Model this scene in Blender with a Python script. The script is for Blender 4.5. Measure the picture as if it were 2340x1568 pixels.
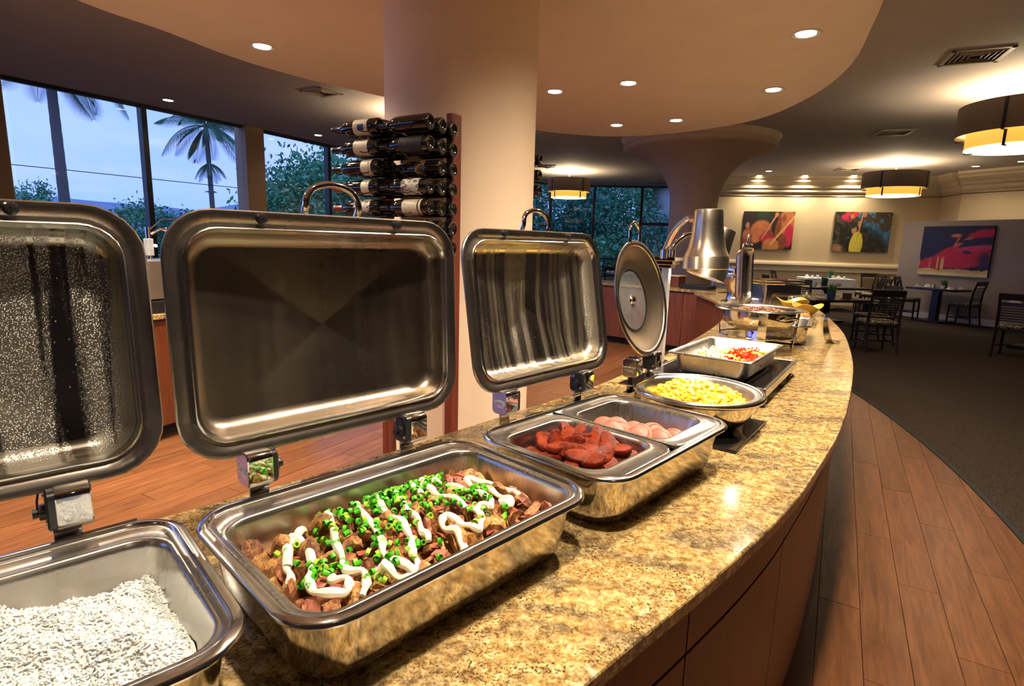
import bpy, bmesh, math, random
import numpy as np
from mathutils import Matrix, Vector
rnd = random.Random(7)
nrg = np.random.default_rng(11)
for o in list(bpy.data.objects): bpy.data.objects.remove(o)
S = bpy.context.scene
COL = S.collection
PI = math.pi
# ------------------------------------------------------------------ camera
F_PX, PITCH, ROLL, EYE = 1278.2, .1768, -.0286, 1.48
fw = Vector((0, math.cos(PITCH), -math.sin(PITCH))); rt = Vector((1, 0, 0)); dn = fw.cross(rt)
c_, s_ = math.cos(ROLL), math.sin(ROLL)
right = c_*rt + s_*dn; down = -s_*rt + c_*dn
cd = bpy.data.cameras.new('camera'); cam = bpy.data.objects.new('camera', cd); COL.objects.link(cam)
cd.sensor_width = 36; cd.lens = F_PX/2340*36; cd.clip_start = .05; cd.clip_end = 2000
M = Matrix((right, -down, -fw)).transposed().to_4x4(); M.translation = (0, 0, EYE)
cam.matrix_world = M
S.camera = cam
# ------------------------------------------------------------------ world: even dusk sky
w = bpy.data.worlds.new('dusk_sky'); S.world = w; w.use_nodes = True
nt = w.node_tree; nt.nodes.clear()
wo = nt.nodes.new('ShaderNodeOutputWorld'); bg = nt.nodes.new('ShaderNodeBackground')
tc = nt.nodes.new('ShaderNodeTexCoord'); nz = nt.nodes.new('ShaderNodeTexNoise'); rp = nt.nodes.new('ShaderNodeValToRGB')
mp = nt.nodes.new('ShaderNodeMapping'); mp.inputs['Scale'].default_value = (1.2, 1.2, 5)
nz.inputs['Scale'].default_value = 1.6; nz.inputs['Detail'].default_value = 4
rp.color_ramp.elements[0].position = .35; rp.color_ramp.elements[0].color = (.19, .33, .88, 1)
rp.color_ramp.elements[1].position = .7; rp.color_ramp.elements[1].color = (.30, .40, .88, 1)
nt.links.new(tc.outputs['Generated'], mp.inputs[0]); nt.links.new(mp.outputs[0], nz.inputs[0])
nt.links.new(nz.outputs[0], rp.inputs[0]); nt.links.new(rp.outputs[0], bg.inputs[0]); nt.links.new(bg.outputs[0], wo.inputs[0])
bg.inputs[1].default_value = 1.55
# ------------------------------------------------------------------ exposure
vs = S.view_settings
vs.view_transform = 'Standard'; vs.look = 'None'; vs.gamma = 1; vs.use_curve_mapping = False; vs.exposure = 0.35
DOWN_W = 250.0      # watts of a soffit downlight over the counter
# ------------------------------------------------------------------ helpers
class MB:
    def __init__(s): s.v = []; s.f = []; s.m = []; s.mi = 0
    def add(s, vs, fs, mi=None):
        n = len(s.v); s.v.extend([tuple(p) for p in vs]); s.f.extend([tuple(n+i for i in f) for f in fs]); s.m.extend([s.mi if mi is None else mi]*len(fs)); return s
    def box(s, c, d, rz=0, mi=None, M=None):
        hx, hy, hz = d[0]/2, d[1]/2, d[2]/2; cr, sr = math.cos(rz), math.sin(rz); P = []
        for x, y, z in ((-1,-1,-1),(1,-1,-1),(1,1,-1),(-1,1,-1),(-1,-1,1),(1,-1,1),(1,1,1),(-1,1,1)):
            q = Vector((x*hx, y*hy, z*hz))
            if M is not None: q = M @ q
            P.append((c[0]+q.x*cr-q.y*sr, c[1]+q.x*sr+q.y*cr, c[2]+q.z))
        return s.add(P, ((3,2,1,0),(4,5,6,7),(0,1,5,4),(1,2,6,5),(2,3,7,6),(3,0,4,7)), mi)
    def loft(s, secs, cap0=False, cap1=False, closed=False, mi=None):
        n = len(secs[0]); P = [p for q in secs for p in q]; Fc = []
        K = len(secs); rng = range(K if closed else K-1)
        for k in rng:
            a = k*n; b = ((k+1) % K)*n
            for i in range(n):
                j = (i+1) % n; Fc.append((a+i, a+j, b+j, b+i))
        if cap0: Fc.append(tuple(range(n))[::-1])
        if cap1: Fc.append(tuple((K-1)*n+i for i in range(n)))
        return s.add(P, Fc, mi)
    def lathe(s, prof, n=24, c=(0,0,0), cap0=False, cap1=False, mi=None, sx=1, sy=1):
        secs = [[(c[0]+r*math.cos(2*PI*i/n)*sx, c[1]+r*math.sin(2*PI*i/n)*sy, c[2]+z) for i in range(n)] for r, z in prof]
        return s.loft(secs, cap0, cap1, False, mi)
    def tube(s, path, r, n=8, caps=True, mi=None):
        P = [Vector(p) for p in path]; secs = []; up = None
        for i, p in enumerate(P):
            t = (P[min(i+1, len(P)-1)]-P[max(i-1, 0)])
            t = t.normalized() if t.length > 1e-9 else Vector((0,0,1))
            if up is None: up = Vector((0,0,1)) if abs(t.z) < .9 else Vector((1,0,0))
            a = t.cross(up); a = a.normalized() if a.length > 1e-6 else t.orthogonal().normalized()
            b = a.cross(t); up = b
            rr_ = r[i] if hasattr(r, '__len__') else r
            secs.append([tuple(p + rr_*(math.cos(2*PI*k/n)*a + math.sin(2*PI*k/n)*b)) for k in range(n)])
        return s.loft(secs, caps, caps, False, mi)
    def prism(s, poly, z0, z1, mi=None):
        n = len(poly); return s.add([(x,y,z0) for x,y in poly]+[(x,y,z1) for x,y in poly],
            [tuple(range(n))[::-1], tuple(range(n, 2*n))]+[(i,(i+1)%n,n+(i+1)%n,n+i) for i in range(n)], mi)
    def xf(s, Mx): s.v = [tuple(Mx @ Vector(p)) for p in s.v]; return s
    def mesh(s, name, mats, smooth=False, ang=None):
        me = bpy.data.meshes.new(name); me.from_pydata(s.v, [], s.f); me.update()
        mats = mats if isinstance(mats, (list, tuple)) else [mats]
        for m in mats: me.materials.append(m)
        if len(mats) > 1: me.polygons.foreach_set('material_index', s.m)
        bm = bmesh.new(); bm.from_mesh(me); bmesh.ops.recalc_face_normals(bm, faces=bm.faces); bm.to_mesh(me); bm.free()
        if smooth:
            me.polygons.foreach_set('use_smooth', [True]*len(me.polygons))
            if ang: me.set_sharp_from_angle(angle=math.radians(ang))
        return me
    def obj(s, name, mats, parent=None, smooth=False, ang=40, bevel=0, solid=0, loc=None, rot=None):
        return mobj(name, s.mesh(name, mats, smooth, ang), parent, bevel, solid, loc, rot)
def mobj(name, me, parent=None, bevel=0, solid=0, loc=None, rot=None):
    o = bpy.data.objects.new(name, me); COL.objects.link(o)
    if parent is not None: o.parent = parent
    if loc is not None: o.location = loc
    if rot is not None: o.rotation_euler = rot
    if solid:
        m = o.modifiers.new('solid', 'SOLIDIFY'); m.thickness = solid; m.offset = 0
    if bevel:
        m = o.modifiers.new('bevel', 'BEVEL'); m.width = bevel; m.segments = 2; m.limit_method = 'ANGLE'; m.angle_limit = math.radians(35)
    return o
def tag(o, label, cat, group=None, kind=None):
    o['label'] = label; o['category'] = cat
    if group: o['group'] = group
    if kind: o['kind'] = kind
    return o
def struct(o): o['kind'] = 'structure'; return o
def thing(name, label, cat, loc=(0,0,0), rz=0, group=None):
    o = bpy.data.objects.new(name, None); COL.objects.link(o); o.empty_display_size = .05
    o.location = loc; o.rotation_euler = (0, 0, rz); return tag(o, label, cat, group)
def kids(o): return [c for c in bpy.data.objects if c.parent == o]
def clone(o, parent=None, loc=None, rot=None, label=None):
    c = o.copy(); COL.objects.link(c)
    if parent is not None: c.parent = parent
    if loc is not None: c.location = loc
    if rot is not None: c.rotation_euler = rot
    if label: c['label'] = label
    for ch in kids(o): clone(ch, c)
    return c
def rr(hx, hy, r, z, cx=0, cy=0, n=6):
    P = []
    for k, (sx, sy) in enumerate(((1,1),(-1,1),(-1,-1),(1,-1))):
        for i in range(n+1):
            a = PI/2*k + PI/2*i/n
            P.append((cx+sx*(hx-r)+r*math.cos(a), cy+sy*(hy-r)+r*math.sin(a), z))
    return P
def spline(pts, n=8):
    P = [np.array(p, float) for p in pts]; out = []
    P = [2*P[0]-P[1]]+P+[2*P[-1]-P[-2]]
    for i in range(1, len(P)-2):
        for k in range(n):
            t = k/n; a, b, c, d = P[i-1:i+3]
            out.append(.5*((2*b)+(-a+c)*t+(2*a-5*b+4*c-d)*t*t+(-a+3*b-3*c+d)*t**3))
    out.append(P[-2]); return [tuple(p) for p in out]
def closed_spline(pts, n=8):
    P = [np.array(p, float) for p in pts]; out = []; N = len(P)
    for i in range(N):
        a, b, c, d = P[i-1], P[i], P[(i+1) % N], P[(i+2) % N]
        for k in range(n):
            t = k/n; out.append(tuple(.5*((2*b)+(-a+c)*t+(2*a-5*b+4*c-d)*t*t+(-a+3*b-3*c+d)*t**3)))
    return out
def ico(sub=1):
    bm = bmesh.new(); bmesh.ops.create_icosphere(bm, subdivisions=sub, radius=1)
    v = [tuple(x.co) for x in bm.verts]; f = [tuple(q.index for q in x.verts) for x in bm.faces]; bm.free(); return v, f
# ------------------------------------------------------------------ materials
class NT:
    def __init__(s, name):
        s.m = bpy.data.materials.new(name); s.m.use_nodes = True; s.t = s.m.node_tree
        s.b = s.t.nodes['Principled BSDF']; s.o = s.t.nodes['Material Output']
    def n(s, typ, **kw):
        x = s.t.nodes.new('ShaderNode'+typ)
        for k, v in kw.items():
            if k in x.inputs.keys(): x.inputs[k].default_value = v
            else: setattr(x, k, v)
        return x
    def l(s, a, b): s.t.links.new(a, b)
    def co(s, scale=(1,1,1), obj=True, rot=(0,0,0)):
        c = s.n('TexCoord'); m = s.n('Mapping'); m.inputs['Scale'].default_value = scale; m.inputs['Rotation'].default_value = rot
        s.l(c.outputs['Object'], m.inputs[0]); return m.outputs[0]
    def noise(s, vec, scale, detail=4, rough=.55, dist=0):
        x = s.n('TexNoise'); x.inputs['Scale'].default_value = scale; x.inputs['Detail'].default_value = detail; x.inputs['Roughness'].default_value = rough; x.inputs['Distortion'].default_value = dist
        s.l(vec, x.inputs['Vector']); return x.outputs['Fac']
    def vor(s, vec, scale, feat='F1', out='Distance', rand=1):
        x = s.n('TexVoronoi'); x.feature = feat; x.inputs['Scale'].default_value = scale; x.inputs['Randomness'].default_value = rand
        s.l(vec, x.inputs['Vector']); return x.outputs[out]
    def ramp(s, fac, stops, interp='LINEAR'):
        x = s.n('ValToRGB'); r = x.color_ramp; r.interpolation = interp
        while len(r.elements) < len(stops): r.elements.new(.5)
        for e, (p, c) in zip(r.elements, stops):
            e.position = p; e.color = (c if len(c) == 4 else (*c, 1)) if hasattr(c, '__len__') else (c, c, c, 1)
        s.l(fac, x.inputs[0]); return x.outputs[0]
    def mix(s, fac, a, b, mode='MIX'):
        x = s.n('Mix'); x.data_type = 'RGBA'; x.blend_type = mode
        for i, v in ((0, fac), (6, a), (7, b)):
            if hasattr(v, 'is_output'): s.l(v, x.inputs[i])
            else: x.inputs[i].default_value = v if i == 0 else (*v, 1)[:4]
        return x.outputs[2]
    def math(s, op, a, b=0):
        x = s.n('Math'); x.operation = op
        for i, v in ((0, a), (1, b)):
            if hasattr(v, 'is_output'): s.l(v, x.inputs[i])
            else: x.inputs[i].default_value = v
        return x.outputs[0]
    def bump(s, h, strength=.3, dist=.01):
        x = s.n('Bump'); x.inputs['Strength'].default_value = strength; x.inputs['Distance'].default_value = dist
        s.l(h, x.inputs['Height']); s.l(x.outputs[0], s.b.inputs['Normal']); return x
    def set(s, **kw):
        for k, v in kw.items():
            k = k.replace('_', ' '); i = s.b.inputs[k]
            if hasattr(v, 'is_output'): s.l(v, i)
            elif hasattr(v, '__len__'): i.default_value = (*v, 1)[:4]
            else: i.default_value = v
        return s.m
def plain(name, col, rough=.5, metal=0, spec=.5, vary=.12, scale=30, bump=0, **kw):
    t = NT(name); v = t.co(); f = t.noise(v, scale)
    c = t.ramp(f, [(.3, tuple(x*(1-vary) for x in col)), (.7, tuple(min(1, x*(1+vary)) for x in col))])
    t.set(Base_Color=c, Roughness=rough, Metallic=metal, **{'Specular IOR Level': spec})
    if bump: t.bump(f, bump, .004)
    for k, x in kw.items(): t.set(**{k: x})
    return t.m
def emit(name, col, strength):
    t = NT(name); t.set(Base_Color=(0,0,0), Emission_Color=col, Emission_Strength=strength, Roughness=1); return t.m
def steel(name, col=(.60,.575,.54), rough=.17, streak=0, sscale=15, soft=(.50,.56), drops=0, brushed=(1,1,60), mottled=.06, bumpy=False):
    t = NT(name); v = t.co(brushed); f = t.noise(v, 6, 5)
    g = t.noise(t.co(), 5, 3)
    r = t.math('ADD', t.math('MULTIPLY', f, .05), t.math('MULTIPLY', g, mottled*2)); r = t.math('ADD', r, rough-.05)
    h = t.math('MULTIPLY', f, .15)
    if streak:      # clear vertical runs between fields of fine condensation
        sv = t.co((sscale, .7, 1)); sn = t.noise(sv, 1.0, 3, .6, .4)
        mask = t.ramp(sn, [(soft[0], 0), (soft[1], 1)])
        r = t.math('ADD', r, t.math('MULTIPLY', mask, streak))
    if drops:
        dv = t.co((1, 1, 1)); d1 = t.vor(dv, 420); d2 = t.vor(dv, 95, rand=1)
        b1 = t.ramp(d1, [(.0, 1), (.42, .0)]); b2 = t.ramp(d2, [(.0, 1), (.09, .9), (.12, 0)])
        mk = mask if streak else t.ramp(t.noise(t.co((9, 1.0, 1)), 1.6, 2), [(.40, 0), (.46, 1)])
        h = t.math('ADD', t.math('MULTIPLY', t.math('MULTIPLY', b1, mk), drops), t.math('MULTIPLY', b2, .9*drops))
    if drops: t.bump(h, .45, .0016)
    return t.set(Base_Color=col, Metallic=1.0, Roughness=r)
STEEL = steel('brushed_steel'); STEEL_IN = steel('pan_steel', (.56,.53,.49), .24, brushed=(1,60,1)); CHROME = plain('chrome', (.72,.71,.70), .07, 1, vary=.03)
RIMSTEEL = steel('rim_steel', (.62,.60,.57), .15, brushed=(1,1,1))
MIRROR = steel('polished_shell', (.60,.57,.50), .11, brushed=(40,40,1), mottled=.03)
LID_FOG = steel('lid_steel_fogged', (.42,.40,.35), .13, streak=.24, sscale=13, soft=(.44,.50), drops=1.6); LID_CLEAR = steel('lid_steel_misted', (.38,.32,.255), .25, streak=.09, sscale=9, soft=(.34,.70), drops=.14, mottled=.03)
LID_RUN = steel('lid_steel_running', (.58,.53,.45), .17, streak=.17, sscale=34, soft=(.42,.66), drops=1.2); LID_EDGE = steel('lid_flange_steel', (.50,.45,.40), .24, drops=.08)
BLACKPL = plain('black_plastic', (.012,.012,.013), .28, 0); RUBBER = plain('black_rubber', (.01,.01,.01), .6)
GAP = plain('dark_gap', (.012,.01,.01), .8)
ENGRAVE = plain('etched_lettering', (.78,.76,.72), .4, .6, vary=.02)
def granite():
    t = NT('gold_granite'); v = t.co(); 
    flow = t.co((1.0, 2.2, 1.0), rot=(0,0,.75))
    big = t.noise(flow, 4.2, 6, .62, 1.2); mid = t.noise(v, 62, 8, .72, .4); fine = t.noise(v, 210, 6, .72)
    base = t.ramp(mid, [(.32, (.10,.052,.018)), (.44, (.30,.180,.060)), (.55, (.49,.335,.135)), (.70, (.70,.56,.34))])
    grey = t.ramp(mid, [(.34, (.04,.028,.018)), (.5, (.19,.135,.065)), (.68, (.42,.33,.19))])
    c = t.mix(t.ramp(big, [(.46, 0), (.60, 1)]), base, grey)
    pat = t.noise(t.co(), 11, 5, .65, .8)
    c = t.mix(t.ramp(pat, [(.66, 0), (.69, .8)]), c, (.70,.50,.34))
    speck = t.math('MULTIPLY', t.ramp(fine, [(.52, 0), (.58, 1)]), t.ramp(t.noise(flow, 9, 5, .65, .8), [(.40, .10), (.58, 1)]))
    c = t.mix(speck, c, (.035,.026,.014))
    c = t.mix(t.math('MULTIPLY', t.ramp(t.math('MULTIPLY', fine, 1.0), [(.32, 1), (.40, 0)]), .4), c, (.88,.76,.5))
    return t.set(Base_Color=c, Roughness=.11, **{'Specular IOR Level': .6})
GRANITE = granite()
def wood(name, c0, c1, rough=.4, scale=(1.2, 14, 14), rnd_amt=.35, coat=0, rot=0):
    t = NT(name); oi = t.n('ObjectInfo'); cmb = t.n('CombineXYZ'); t.l(t.math('MULTIPLY', oi.outputs['Random'], 40), cmb.inputs[0]); t.l(t.math('MULTIPLY', oi.outputs['Random'], 13), cmb.inputs[1])
    add = t.n('VectorMath'); add.operation = 'ADD'; t.l(t.co(scale, rot=(0,0,rot)), add.inputs[0]); t.l(cmb.outputs[0], add.inputs[1])
    n1 = t.noise(add.outputs[0], 1.6, 6, .62, 1.6); n2 = t.noise(add.outputs[0], 7, 4, .6, .3)
    f = t.math('ADD', t.math('MULTIPLY', n1, .75), t.math('MULTIPLY', n2, .25))
    c = t.ramp(f, [(.34, c0), (.62, c1)])
    k = t.math('ADD', t.math('MULTIPLY', oi.outputs['Random'], rnd_amt), 1-rnd_amt/2)
    hs = t.n('HueSaturation'); t.l(c, hs.inputs['Color']); t.l(k, hs.inputs['Value'])
    t.bump(f, .12, .002)
    return t.set(Base_Color=hs.outputs[0], Roughness=rough, Coat_Weight=coat, Coat_Roughness=.15)
PLANK = wood('plank_wood', (.084,.030,.011), (.185,.072,.028), .33, rnd_amt=.30)
CHERRY = wood('cherry_veneer', (.095,.023,.007), (.16,.044,.014), .35, (9, 9, .7), .1)
MAHOG = wood('mahogany_post', (.10,.018,.010), (.17,.034,.018), .35, (12, 12, .8), .1)
ESPRESSO = wood('espresso_wood', (.012,.007,.006), (.026,.014,.011), .33, (8, 8, 1), .1)
TABLEWOOD = wood('table_wood', (.05,.025,.016), (.09,.05,.03), .3, (2, 9, 9), .1)
def carpet():
    t = NT('brown_carpet'); v = t.co(); a = t.noise(v, 140, 3); b = t.vor(v, 90)
    c = t.ramp(t.math('ADD', t.math('MULTIPLY', a, .6), t.math('MULTIPLY', b, .7)), [(.35, (.011,.008,.006)), (.75, (.052,.037,.027))])
    t.bump(a, .5, .006); return t.set(Base_Color=c, Roughness=.95, **{'Specular IOR Level': .1})
CARPET = carpet()
PLASTER = plain('tan_plaster', (.84,.73,.62), .75, vary=.03, scale=3); COLPAINT = plain('peach_paint', (.86,.68,.50), .55, vary=.03, scale=4)
CEILP = plain('ceiling_paint', (.52,.48,.47), .85, vary=.03, scale=2); WALLP = plain('cream_wallcovering', (.60,.48,.28), .75, vary=.05, scale=60)
PARTP = plain('taupe_wallcovering', (.36,.29,.245), .8, vary=.06, scale=80); TRIMP = plain('cream_trim', (.66,.55,.36), .5, vary=.02); BASEP = plain('white_baseboard', (.72,.68,.62), .5, vary=.02)
MUSH = plain('column_stucco', (.60,.47,.35), .7, vary=.05, scale=5)
WINFRAME = plain('dark_bronze_frame', (.02,.022,.03), .4, .3); PILLAR = plain('window_pillar_paint', (.38,.27,.17), .7, vary=.04)
def glass(name='window_glass', tint=(.97,.98,1)):
    t = NT(name); t.t.nodes.remove(t.b); tr = t.n('BsdfTransparent'); tr.inputs[0].default_value = (*tint, 1); gl = t.n('BsdfGlossy'); gl.inputs['Roughness'].default_value = .02
    fr = t.n('Fresnel'); fr.inputs[0].default_value = 1.45; ge = t.n('NewGeometry'); mx = t.n('MixShader'); t.l(t.math('MULTIPLY', fr.outputs[0], t.math('SUBTRACT', 1.0, ge.outputs['Backfacing'])), mx.inputs[0]); t.l(tr.outputs[0], mx.inputs[1]); t.l(gl.outputs[0], mx.inputs[2]); t.l(mx.outputs[0], t.o.inputs[0]); return t.m
GLASS = glass(); CLEARPL = glass('clear_acrylic', (.93,.95,.96))
def fogglass():
    t = NT('fogged_lid_glass'); tr = t.n('BsdfTransparent'); tr.inputs[0].default_value = (.85,.87,.90,1); f = t.noise(t.co(), 14, 5, .65); d = t.vor(t.co(), 120)
    t.set(Base_Color=(.20,.21,.22), Roughness=.14, **{'Specular IOR Level': .6}); t.bump(t.ramp(d, [(0, 1), (.3, 0)]), .5, .002)
    mx = t.n('MixShader'); t.l(t.ramp(f, [(.35, .28), (.65, .62)]), mx.inputs[0]); t.l(tr.outputs[0], mx.inputs[1]); t.l(t.b.outputs[0], mx.inputs[2]); t.l(mx.outputs[0], t.o.inputs[0]); return t.m
FOGGLASS = fogglass()
WHITEC = plain('white_ceramic', (.78,.77,.74), .2, vary=.02); LINEN = plain('white_linen', (.70,.71,.74), .8, vary=.03); YELLOWC = plain('yellow_ceramic', (.72,.42,.06), .3, vary=.05)
POTBLUE = plain('blue_pot', (.03,.06,.16), .35, vary=.1); GRASS = plain('wheatgrass', (.05,.24,.02), .6, vary=.4, scale=60)
def seatfab():
    t = NT('floral_seat_fabric'); v = t.co(); d = t.vor(v, 16); e = t.noise(v, 30, 3)
    f = t.math('FRACT', t.math('ADD', t.math('MULTIPLY', d, 3.2), t.math('MULTIPLY', e, .8)))
    return t.set(Base_Color=t.ramp(f, [(.40, (.015,.012,.01)), (.5, (.66,.56,.36)), (.75, (.60,.52,.33)), (.82, (.02,.016,.012))]), Roughness=.85)
SEATFAB = seatfab()
DRUM = plain('drum_shade_fabric', (.16,.115,.085), .85, vary=.06, scale=90)
AMBER = NT('amber_inner_shade'); AMBER = AMBER.set(Base_Color=(.7,.42,.10), Roughness=.8, Emission_Color=(1,.50,.07), Emission_Strength=.75)
DIFFUSER = emit('lit_diffuser', (1, .93, .74), 1.15)
BULB = emit('lit_bulb', (1, .88, .68), 14.0); CANREFL = plain('downlight_reflector', (.85,.84,.80), .25, .9, vary=.03); CANRING = plain('downlight_trim', (.72,.66,.56), .5)
VENTP = plain('vent_metal', (.42,.37,.31), .5, vary=.03)
LEAF = plain('tree_leaf', (.09,.30,.13), .7, vary=.5, scale=3); LEAF2 = plain('dark_tree_leaf', (.06,.24,.15), .7, vary=.5, scale=3); PALMLEAF = plain('palm_leaf', (.09,.20,.11), .6, vary=.3); BARK = plain('bark', (.14,.12,.11), .9, vary=.3)
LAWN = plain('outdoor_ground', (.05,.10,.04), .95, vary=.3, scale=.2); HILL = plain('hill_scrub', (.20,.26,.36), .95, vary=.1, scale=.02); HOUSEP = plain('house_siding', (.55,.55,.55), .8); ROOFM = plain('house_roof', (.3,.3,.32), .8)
CABLE = plain('cable_black', (.01,.01,.012), .7)
BOTTLE = NT('dark_bottle_glass'); BOTTLE = BOTTLE.set(Base_Color=(.008,.007,.006), Roughness=.06, **{'Specular IOR Level': .8}); CAPRED = plain('red_capsule', (.25,.02,.02), .3); CAPBLK = plain('black_capsule', (.012,.012,.014), .3); CAPBLU = plain('blue_capsule', (.02,.03,.10), .3)
def label_mat(name, base, ink, scale=60, lo=.60):
    t = NT(name); v = t.co((1, 2.2, 1)); f = t.noise(v, scale, 3)
    return t.set(Base_Color=t.ramp(f, [(lo, base), (lo+.04, ink)]), Roughness=.6)
LABC = label_mat('cream_label', (.66,.60,.46), (.25,.2,.13), 50, .64); LABW = label_mat('etched_label', (.60,.57,.50), (.08,.07,.06), 45, .50); LABK = label_mat('black_label', (.025,.024,.026), (.2,.18,.15), 70, .66); LABG = label_mat('gold_label', (.05,.03,.01), (.6,.3,.05), 40, .5); LABB = plain('blue_emblem', (.02,.03,.16), .5)
BLACKGLASS = plain('black_ceramic_glass', (.010,.009,.009), .10, vary=.1)
# food
def potato(name, flesh, skin):
    t = NT(name); v = t.co(); oi = t.n('ObjectInfo'); add = t.n('VectorMath'); add.operation = 'ADD'; t.l(v, add.inputs[0]); t.l(t.math('MULTIPLY', oi.outputs['Random'], 30), add.inputs[1]); a = t.noise(add.outputs[0], 1.3, 4, .65); b = t.noise(add.outputs[0], 6.5, 4, .7)
    c = t.ramp(a, [(.36, tuple(x*.55 for x in skin)), (.48, skin), (.60, flesh)]); c = t.mix(t.ramp(b, [(.54, 0), (.62, .85)]), c, (.035,.014,.006))
    t.bump(t.math('ADD', a, t.math('MULTIPLY', b, .6)), .9, .004); return t.set(Base_Color=c, Roughness=.38, **{'Specular IOR Level': .5})
POT_A = potato('roast_potato', (.70,.40,.12), (.40,.17,.05)); POT_B = potato('red_skin_potato', (.56,.26,.10), (.31,.08,.04)); POT_C = potato('charred_potato', (.46,.22,.07), (.20,.07,.03))
BACON = plain('bacon_bit', (.30,.075,.045), .4, vary=.5, scale=3, bump=.4)
SCAL = plain('scallion_green', (.07,.42,.012), .35, vary=.35, scale=70); SCALP = plain('scallion_pale', (.30,.60,.05), .35, vary=.25, scale=70); CREAM = plain('sour_cream', (.86,.80,.64), .3, vary=.02, Subsurface_Weight=.2)
RICE = plain('white_rice', (.86,.86,.84), .55, vary=.04, Subsurface_Weight=.25); 
def eggmat():
    t = NT('scrambled_egg'); f = t.noise(t.co(), 45, 4); t.bump(f, .4, .004)
    return t.set(Base_Color=t.ramp(f, [(.32, (.78,.42,.010)), (.55, (.88,.60,.035)), (.72, (.92,.78,.20))]), Roughness=.35, Subsurface_Weight=.2)
EGG = eggmat()
def sausmat(name, a, b):
    t = NT(name); oi = t.n('ObjectInfo'); add = t.n('VectorMath'); add.operation = 'ADD'; t.l(t.co(), add.inputs[0]); t.l(oi.outputs['Random'], add.inputs[1]); f = t.math('ADD', t.math('MULTIPLY', t.noise(add.outputs[0], 42, 5, .65), .6), t.math('MULTIPLY', t.noise(add.outputs[0], 190, 4, .7), .4)); t.bump(f, .7, .004)
    return t.set(Base_Color=t.ramp(f, [(.42, a), (.58, b)]), Roughness=.30, **{'Specular IOR Level': .14})
SAUS = sausmat('sausage_cut_face', (.075,.009,.003), (.25,.034,.010)); CASING = sausmat('sausage_casing', (.08,.008,.005), (.20,.024,.011))
HAM = plain('ham_slice', (.36,.125,.09), .5, vary=.12, scale=40); HAMEDGE = plain('ham_rind', (.42,.12,.08), .4)
PEPR = plain('red_pepper', (.62,.035,.008), .2, vary=.25, scale=50); PEPY = plain('yellow_pepper', (.80,.48,.02), .2, vary=.2, scale=50); ONION = plain('grilled_onion', (.80,.74,.56), .3, vary=.12, scale=60); MUSHRM = plain('sauteed_mushroom', (.62,.45,.16), .4, vary=.3, scale=60); ZUCC = plain('squash_slice', (.72,.60,.12), .35, vary=.3, scale=50)
BEANS = plain('minced_meat', (.20,.075,.028), .45, vary=.5, scale=120, bump=.5); BREAD = plain('bread_roll', (.55,.27,.07), .6, vary=.3, scale=2)
ZC, ZS, ZT = 3.5, 2.95, .915      # main ceiling, soffit, worktop heights
# ------------------------------------------------------------------ lights that belong to the ceiling fixtures
def spot(name, loc, watts, size=140, blend=.6, col=(1,.82,.60), rad=.05, tgt=None, parent=None):
    d = bpy.data.lights.new(name, 'SPOT'); d.energy = watts; d.spot_size = math.radians(size); d.spot_blend = blend; d.color = col; d.shadow_soft_size = rad
    o = bpy.data.objects.new(name, d); COL.objects.link(o); o.location = loc
    if tgt: o.rotation_euler = (Vector(tgt)-Vector(loc)).to_track_quat('-Z', 'Y').to_euler()
    return o
def point(name, loc, watts, col=(1,.72,.42), rad=.06):
    d = bpy.data.lights.new(name, 'POINT'); d.energy = watts; d.color = col; d.shadow_soft_size = rad
    o = bpy.data.objects.new(name, d); COL.objects.link(o); o.location = loc; return o
SOFF = [(1.955,4.16,1.0,'nearest, by its right edge'), (2.358,5.539,.9,'by the outer soffit edge beyond the heat lamps'), (1.848,6.922,.6,'farthest right near the soffit rim'), (1.214,7.281,.6,'farthest left near the soffit rim'),
        (.996,5.461,.8,'in the middle of the soffit'), (.349,5.815,.8,'just right of the round column'), (-2.035,4.74,.7,'left of the round column')]
OFFS = [(1.45,2.80,1.0), (.80,1.50,1.3), (.12,.55,1.05), (-1.9,3.3,2.2), (-2.6,2.9,2.2), (-2.3,1.2,.9)]   # counter row continued overhead; the inner-floor and left ones are added unseen fill
CEILD = [(-5.412,9.127,.5,'above the second window bay'), (-4.006,11.758,.5,'above the third window bay'), (5.139,11.984,.5,'beside the flared column capital'), (6.515,15.061,.6,'in front of the cream wall, beside the column'), (10.451,13.309,.8,'right of the far drum pendant'), (10.762,12.484,.8,'at the right edge near the partition')]
FILL_DOWN = [(1.5,-2.6,'over the aisle'), (-3.2,-3.2,'by the rear wall'), (5.2,-1.5,'over the carpet'), (-5.5,1.0,'near the left windows'), (5.6,3.2,'over the carpet aisle')]  # added out of view to brighten the room, positions guessed
WASH = [(6.676,16.0,1,'leftmost wall washer above the paddling pictures'), (7.809,15.75,1,'middle wall washer above the paddling pictures'), (8.954,15.45,1,'rightmost wall washer above the paddling pictures')]
def downlight(x, y, z, k, label, group, watts=None, cone=140):
    t = thing('downlight', label, 'downlight', (x, y, z), 0, group)
    a = MB(); a.lathe([(.075,-.002),(.082,-.006),(.098,-.005),(.102,0)], 28); a.obj('trim_ring', CANRING, t, True)
    a = MB(); a.lathe([(.076,-.003),(.07,-.0015),(.045,-.001)], 28); a.obj('reflector', CANREFL, t, True)
    a = MB(); a.lathe([(.066,-.004),(.03,-.0075),(.001,-.008)], 24, cap1=True); a.obj('bulb', BULB, t, True)
    spot('downlight_beam', (x, y, z-.012), watts or DOWN_W*k, cone, .85, rad=.055)
    return t
for x, y, k, l in SOFF: downlight(x, y, ZS, k, 'lit recessed downlight in the curved soffit, '+l, 'soffit downlights')
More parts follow.
